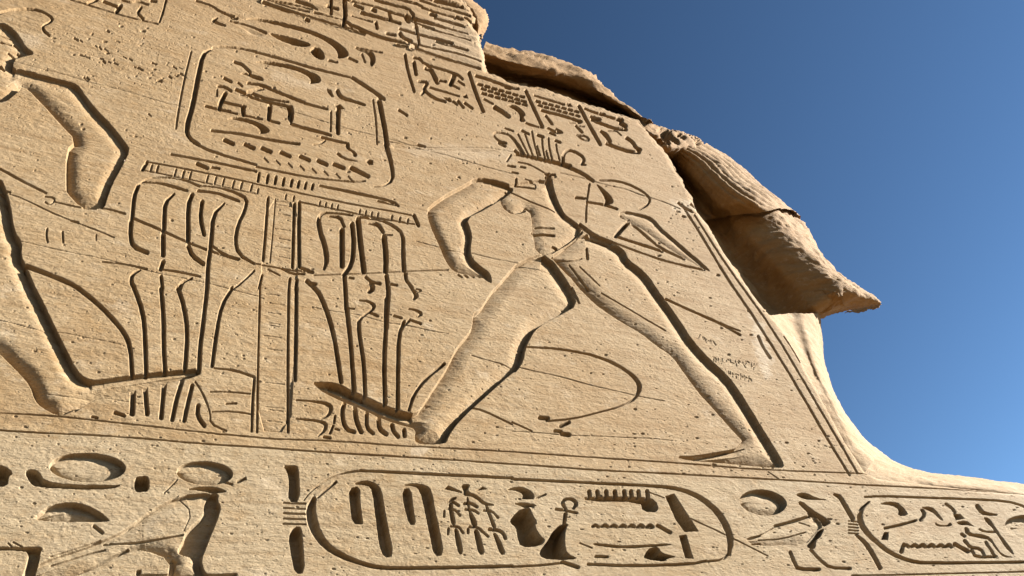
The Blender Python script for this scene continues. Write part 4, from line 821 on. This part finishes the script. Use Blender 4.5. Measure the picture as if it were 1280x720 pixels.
loft('foot', [
    [(1075, 606, 0.15), (1078, 596, 0.05), (1084, 580, 0.14), (1088, 562, 0.4), (1092, 561, 1.0), (1085, 585, 2.6)],
    [(1105, 612, 0.15), (1106, 602, 0.04), (1112, 591, 0.10), (1118, 582, 0.35), (1122, 581, 0.9), (1115, 600, 2.6)],
    [(1150, 616, 0.15), (1151, 606, 0.04), (1154, 598, 0.10), (1157, 592, 0.35), (1161, 592, 0.9), (1155, 608, 2.6)],
    [(1210, 620, 0.15), (1210, 611, 0.04), (1212, 604, 0.08), (1214, 599, 0.3), (1218, 599, 0.9), (1214, 612, 2.6)],
    [(1290, 628, 0.15), (1290, 620, 0.04), (1290, 614, 0.08), (1291, 609, 0.3), (1294, 609, 0.9), (1292, 622, 2.6)],
    [(1318, 631, 0.15), (1318, 623, 0.04), (1318, 617, 0.08), (1319, 612, 0.3), (1322, 612, 0.9), (1320, 625, 2.6)],
], 120, 50, STONE, statue, base_s, 0.014, 3.4)
def scar(i, j, G_):
    return 0.03 * np.abs(vnoise(G_[..., 0] * 9, G_[..., 2] * 7 + G_[..., 1] * 5, 6)) + 0.02 * np.abs(vnoise(G_[..., 0] * 21, G_[..., 2] * 24, 5))
loft('broken_scar', [
    [(1006, 378, 0.88), (1010, 368, 0.74), (1022, 363, 0.60), (1040, 364, 0.50), (1048, 367, 0.50)],
    [(1003, 392, 1.05), (1010, 384, 0.86), (1028, 374, 0.66), (1044, 371, 0.54), (1052, 374, 0.56)],
    [(1006, 402, 1.2), (1018, 395, 1.0), (1036, 387, 0.8), (1046, 381, 0.72), (1054, 380, 0.74)],
], 50, 70, ROUGH, statue, base_s, 0.02, 5, scar, label='pale broken patch under the tip of the knee')
loft('eroded_block', [
    [(790, 170, 0.5), (800, 163, 0.20), (806, 158, 0.10), (812, 155, 0.3), (814, 160, 1.6)],
    [(815, 190, 0.5), (824, 184, 0.18), (830, 172, 0.10), (836, 162, 0.4), (836, 170, 1.6)],
    [(830, 200, 0.5), (838, 190, 0.18), (846, 178, 0.10), (856, 167, 0.4), (856, 176, 1.6)],
    [(850, 200, 0.6), (858, 191, 0.28), (866, 182, 0.20), (876, 175, 0.5), (876, 186, 1.6)],
    [(862, 204, 0.8), (870, 195, 0.48), (876, 190, 0.40), (885, 192, 0.7), (886, 198, 1.6)],
], 70, 60, ROUGH, statue, base_s, 0.03, 3, lambda i, j, G_: -0.16 * sstep(0.1, 0.35, vnoise(G_[..., 0] * 6, G_[..., 2] * 5, 4)), label='eroded broken block above the kilt')
loft('broken_forearm', [
    [(596, 98, 0.2), (600, 88, 0.55), (602, 74, 0.30), (604, 62, 0.18), (607, 55, 0.45), (606, 66, 1.9)],
    [(624, 112, 0.2), (628, 97, 0.60), (634, 84, 0.30), (640, 74, 0.16), (648, 66, 0.45), (645, 78, 1.9)],
    [(662, 122, 0.2), (668, 104, 0.62), (676, 94, 0.30), (686, 84, 0.16), (695, 77, 0.45), (690, 90, 1.9)],
    [(704, 134, 0.2), (708, 114, 0.62), (718, 106, 0.32), (730, 96, 0.18), (737, 98, 0.45), (730, 112, 1.9)],
    [(736, 146, 0.2), (738, 126, 0.62), (748, 121, 0.34), (758, 119, 0.20), (763, 119, 0.45), (756, 134, 1.9)],
    [(776, 160, 0.2), (778, 142, 0.60), (784, 140, 0.34), (790, 138, 0.22), (796, 145, 0.45), (790, 158, 1.9)],
    [(792, 168, 0.2), (798, 154, 0.60), (804, 153, 0.34), (810, 153, 0.22), (816, 160, 0.45), (810, 170, 1.9)],
], 110, 70, ROUGH, statue, base_s, 0.035, 2.6, lambda i, j, G_: 0.10 * strata_steps(G_[..., 0], G_[..., 1], G_[..., 2], 2.6), label='broken forearm remains above the upper row of text')
loft('broken_torso', [
    [(556, -30, 0.15), (564, -30, 0.4), (572, -28, 0.25), (582, -22, 0.5), (574, -12, 1.9)],
    [(562, -10, 0.15), (566, -8, 0.5), (576, -4, 0.25), (590, 0, 0.5), (582, 12, 1.9)],
    [(575, 15, 0.15), (582, 14, 0.5), (592, 14, 0.22), (605, 14, 0.5), (596, 25, 1.9)],
    [(582, 45, 0.15), (588, 34, 0.5), (598, 30, 0.22), (609, 26, 0.5), (600, 40, 1.9)],
    [(588, 62, 0.15), (592, 50, 0.5), (597, 46, 0.30), (602, 43, 0.6), (598, 56, 1.9)],
], 70, 60, ROUGH, statue, base_s, 0.015, 4, lambda i, j, G_: 0.05 * strata_steps(G_[..., 0], G_[..., 1], G_[..., 2], 3.2), label='broken rock behind the top course')

# ------------------------------------------------------------------ lower courses, ground
def slab(name, x0, x1, z0, z1, y0, y1, mat, parent, base):
    nx, nz = 60, 24
    X_, Z_ = np.meshgrid(np.linspace(x0, x1, nx), np.linspace(z0, z1, nz))
    Y_ = y0 + 0.01 * vnoise(X_ * 2, Z_ * 4, 3) + 0.008
    v = [np.stack([X_, Y_, Z_], -1).reshape(-1, 3)]
    id_ = np.arange(nx * nz).reshape(nz, nx)
    q = [np.stack([id_[:-1, :-1], id_[:-1, 1:], id_[1:, 1:], id_[1:, :-1]], -1).reshape(-1, 4)]
    n0 = nx * nz
    v.append(np.array([(x0, y0, z0), (x0, y1, z0), (x0, y1, z1), (x0, y0, z1), (x1, y0, z0), (x1, y1, z0), (x1, y1, z1), (x1, y0, z1)]))
    q.append(np.array([(0, 3, 2, 1), (4, 5, 6, 7), (1, 2, 6, 5)]) + n0)
    return link_mesh(name, np.vstack(v), np.vstack(q), mat, parent, base)
slab('lower_course', float(xs[0]), float(xs[-1]), -0.3, float(zs[0]) + 0.004, 0.0, 2.4, PALE, plinth, base_p)

nx = 90
ax = np.sinh(np.linspace(-5.4, 5.4, nx)) * 20
gX, gY = np.meshgrid(ax, ax - 10)
gZ = 0.06 * vnoise(gX * 0.3, gY * 0.3, 1) * np.clip(np.hypot(gX, gY) / 30, 0.2, 8)
id_ = np.arange(nx * nx).reshape(nx, nx)
g_ob = link_mesh('sand_ground', np.stack([gX, gY, gZ], -1).reshape(-1, 3), np.stack([id_[:-1, :-1], id_[:-1, 1:], id_[1:, 1:], id_[1:, :-1]], -1).reshape(-1, 4), SAND)
g_ob['kind'] = 'structure'
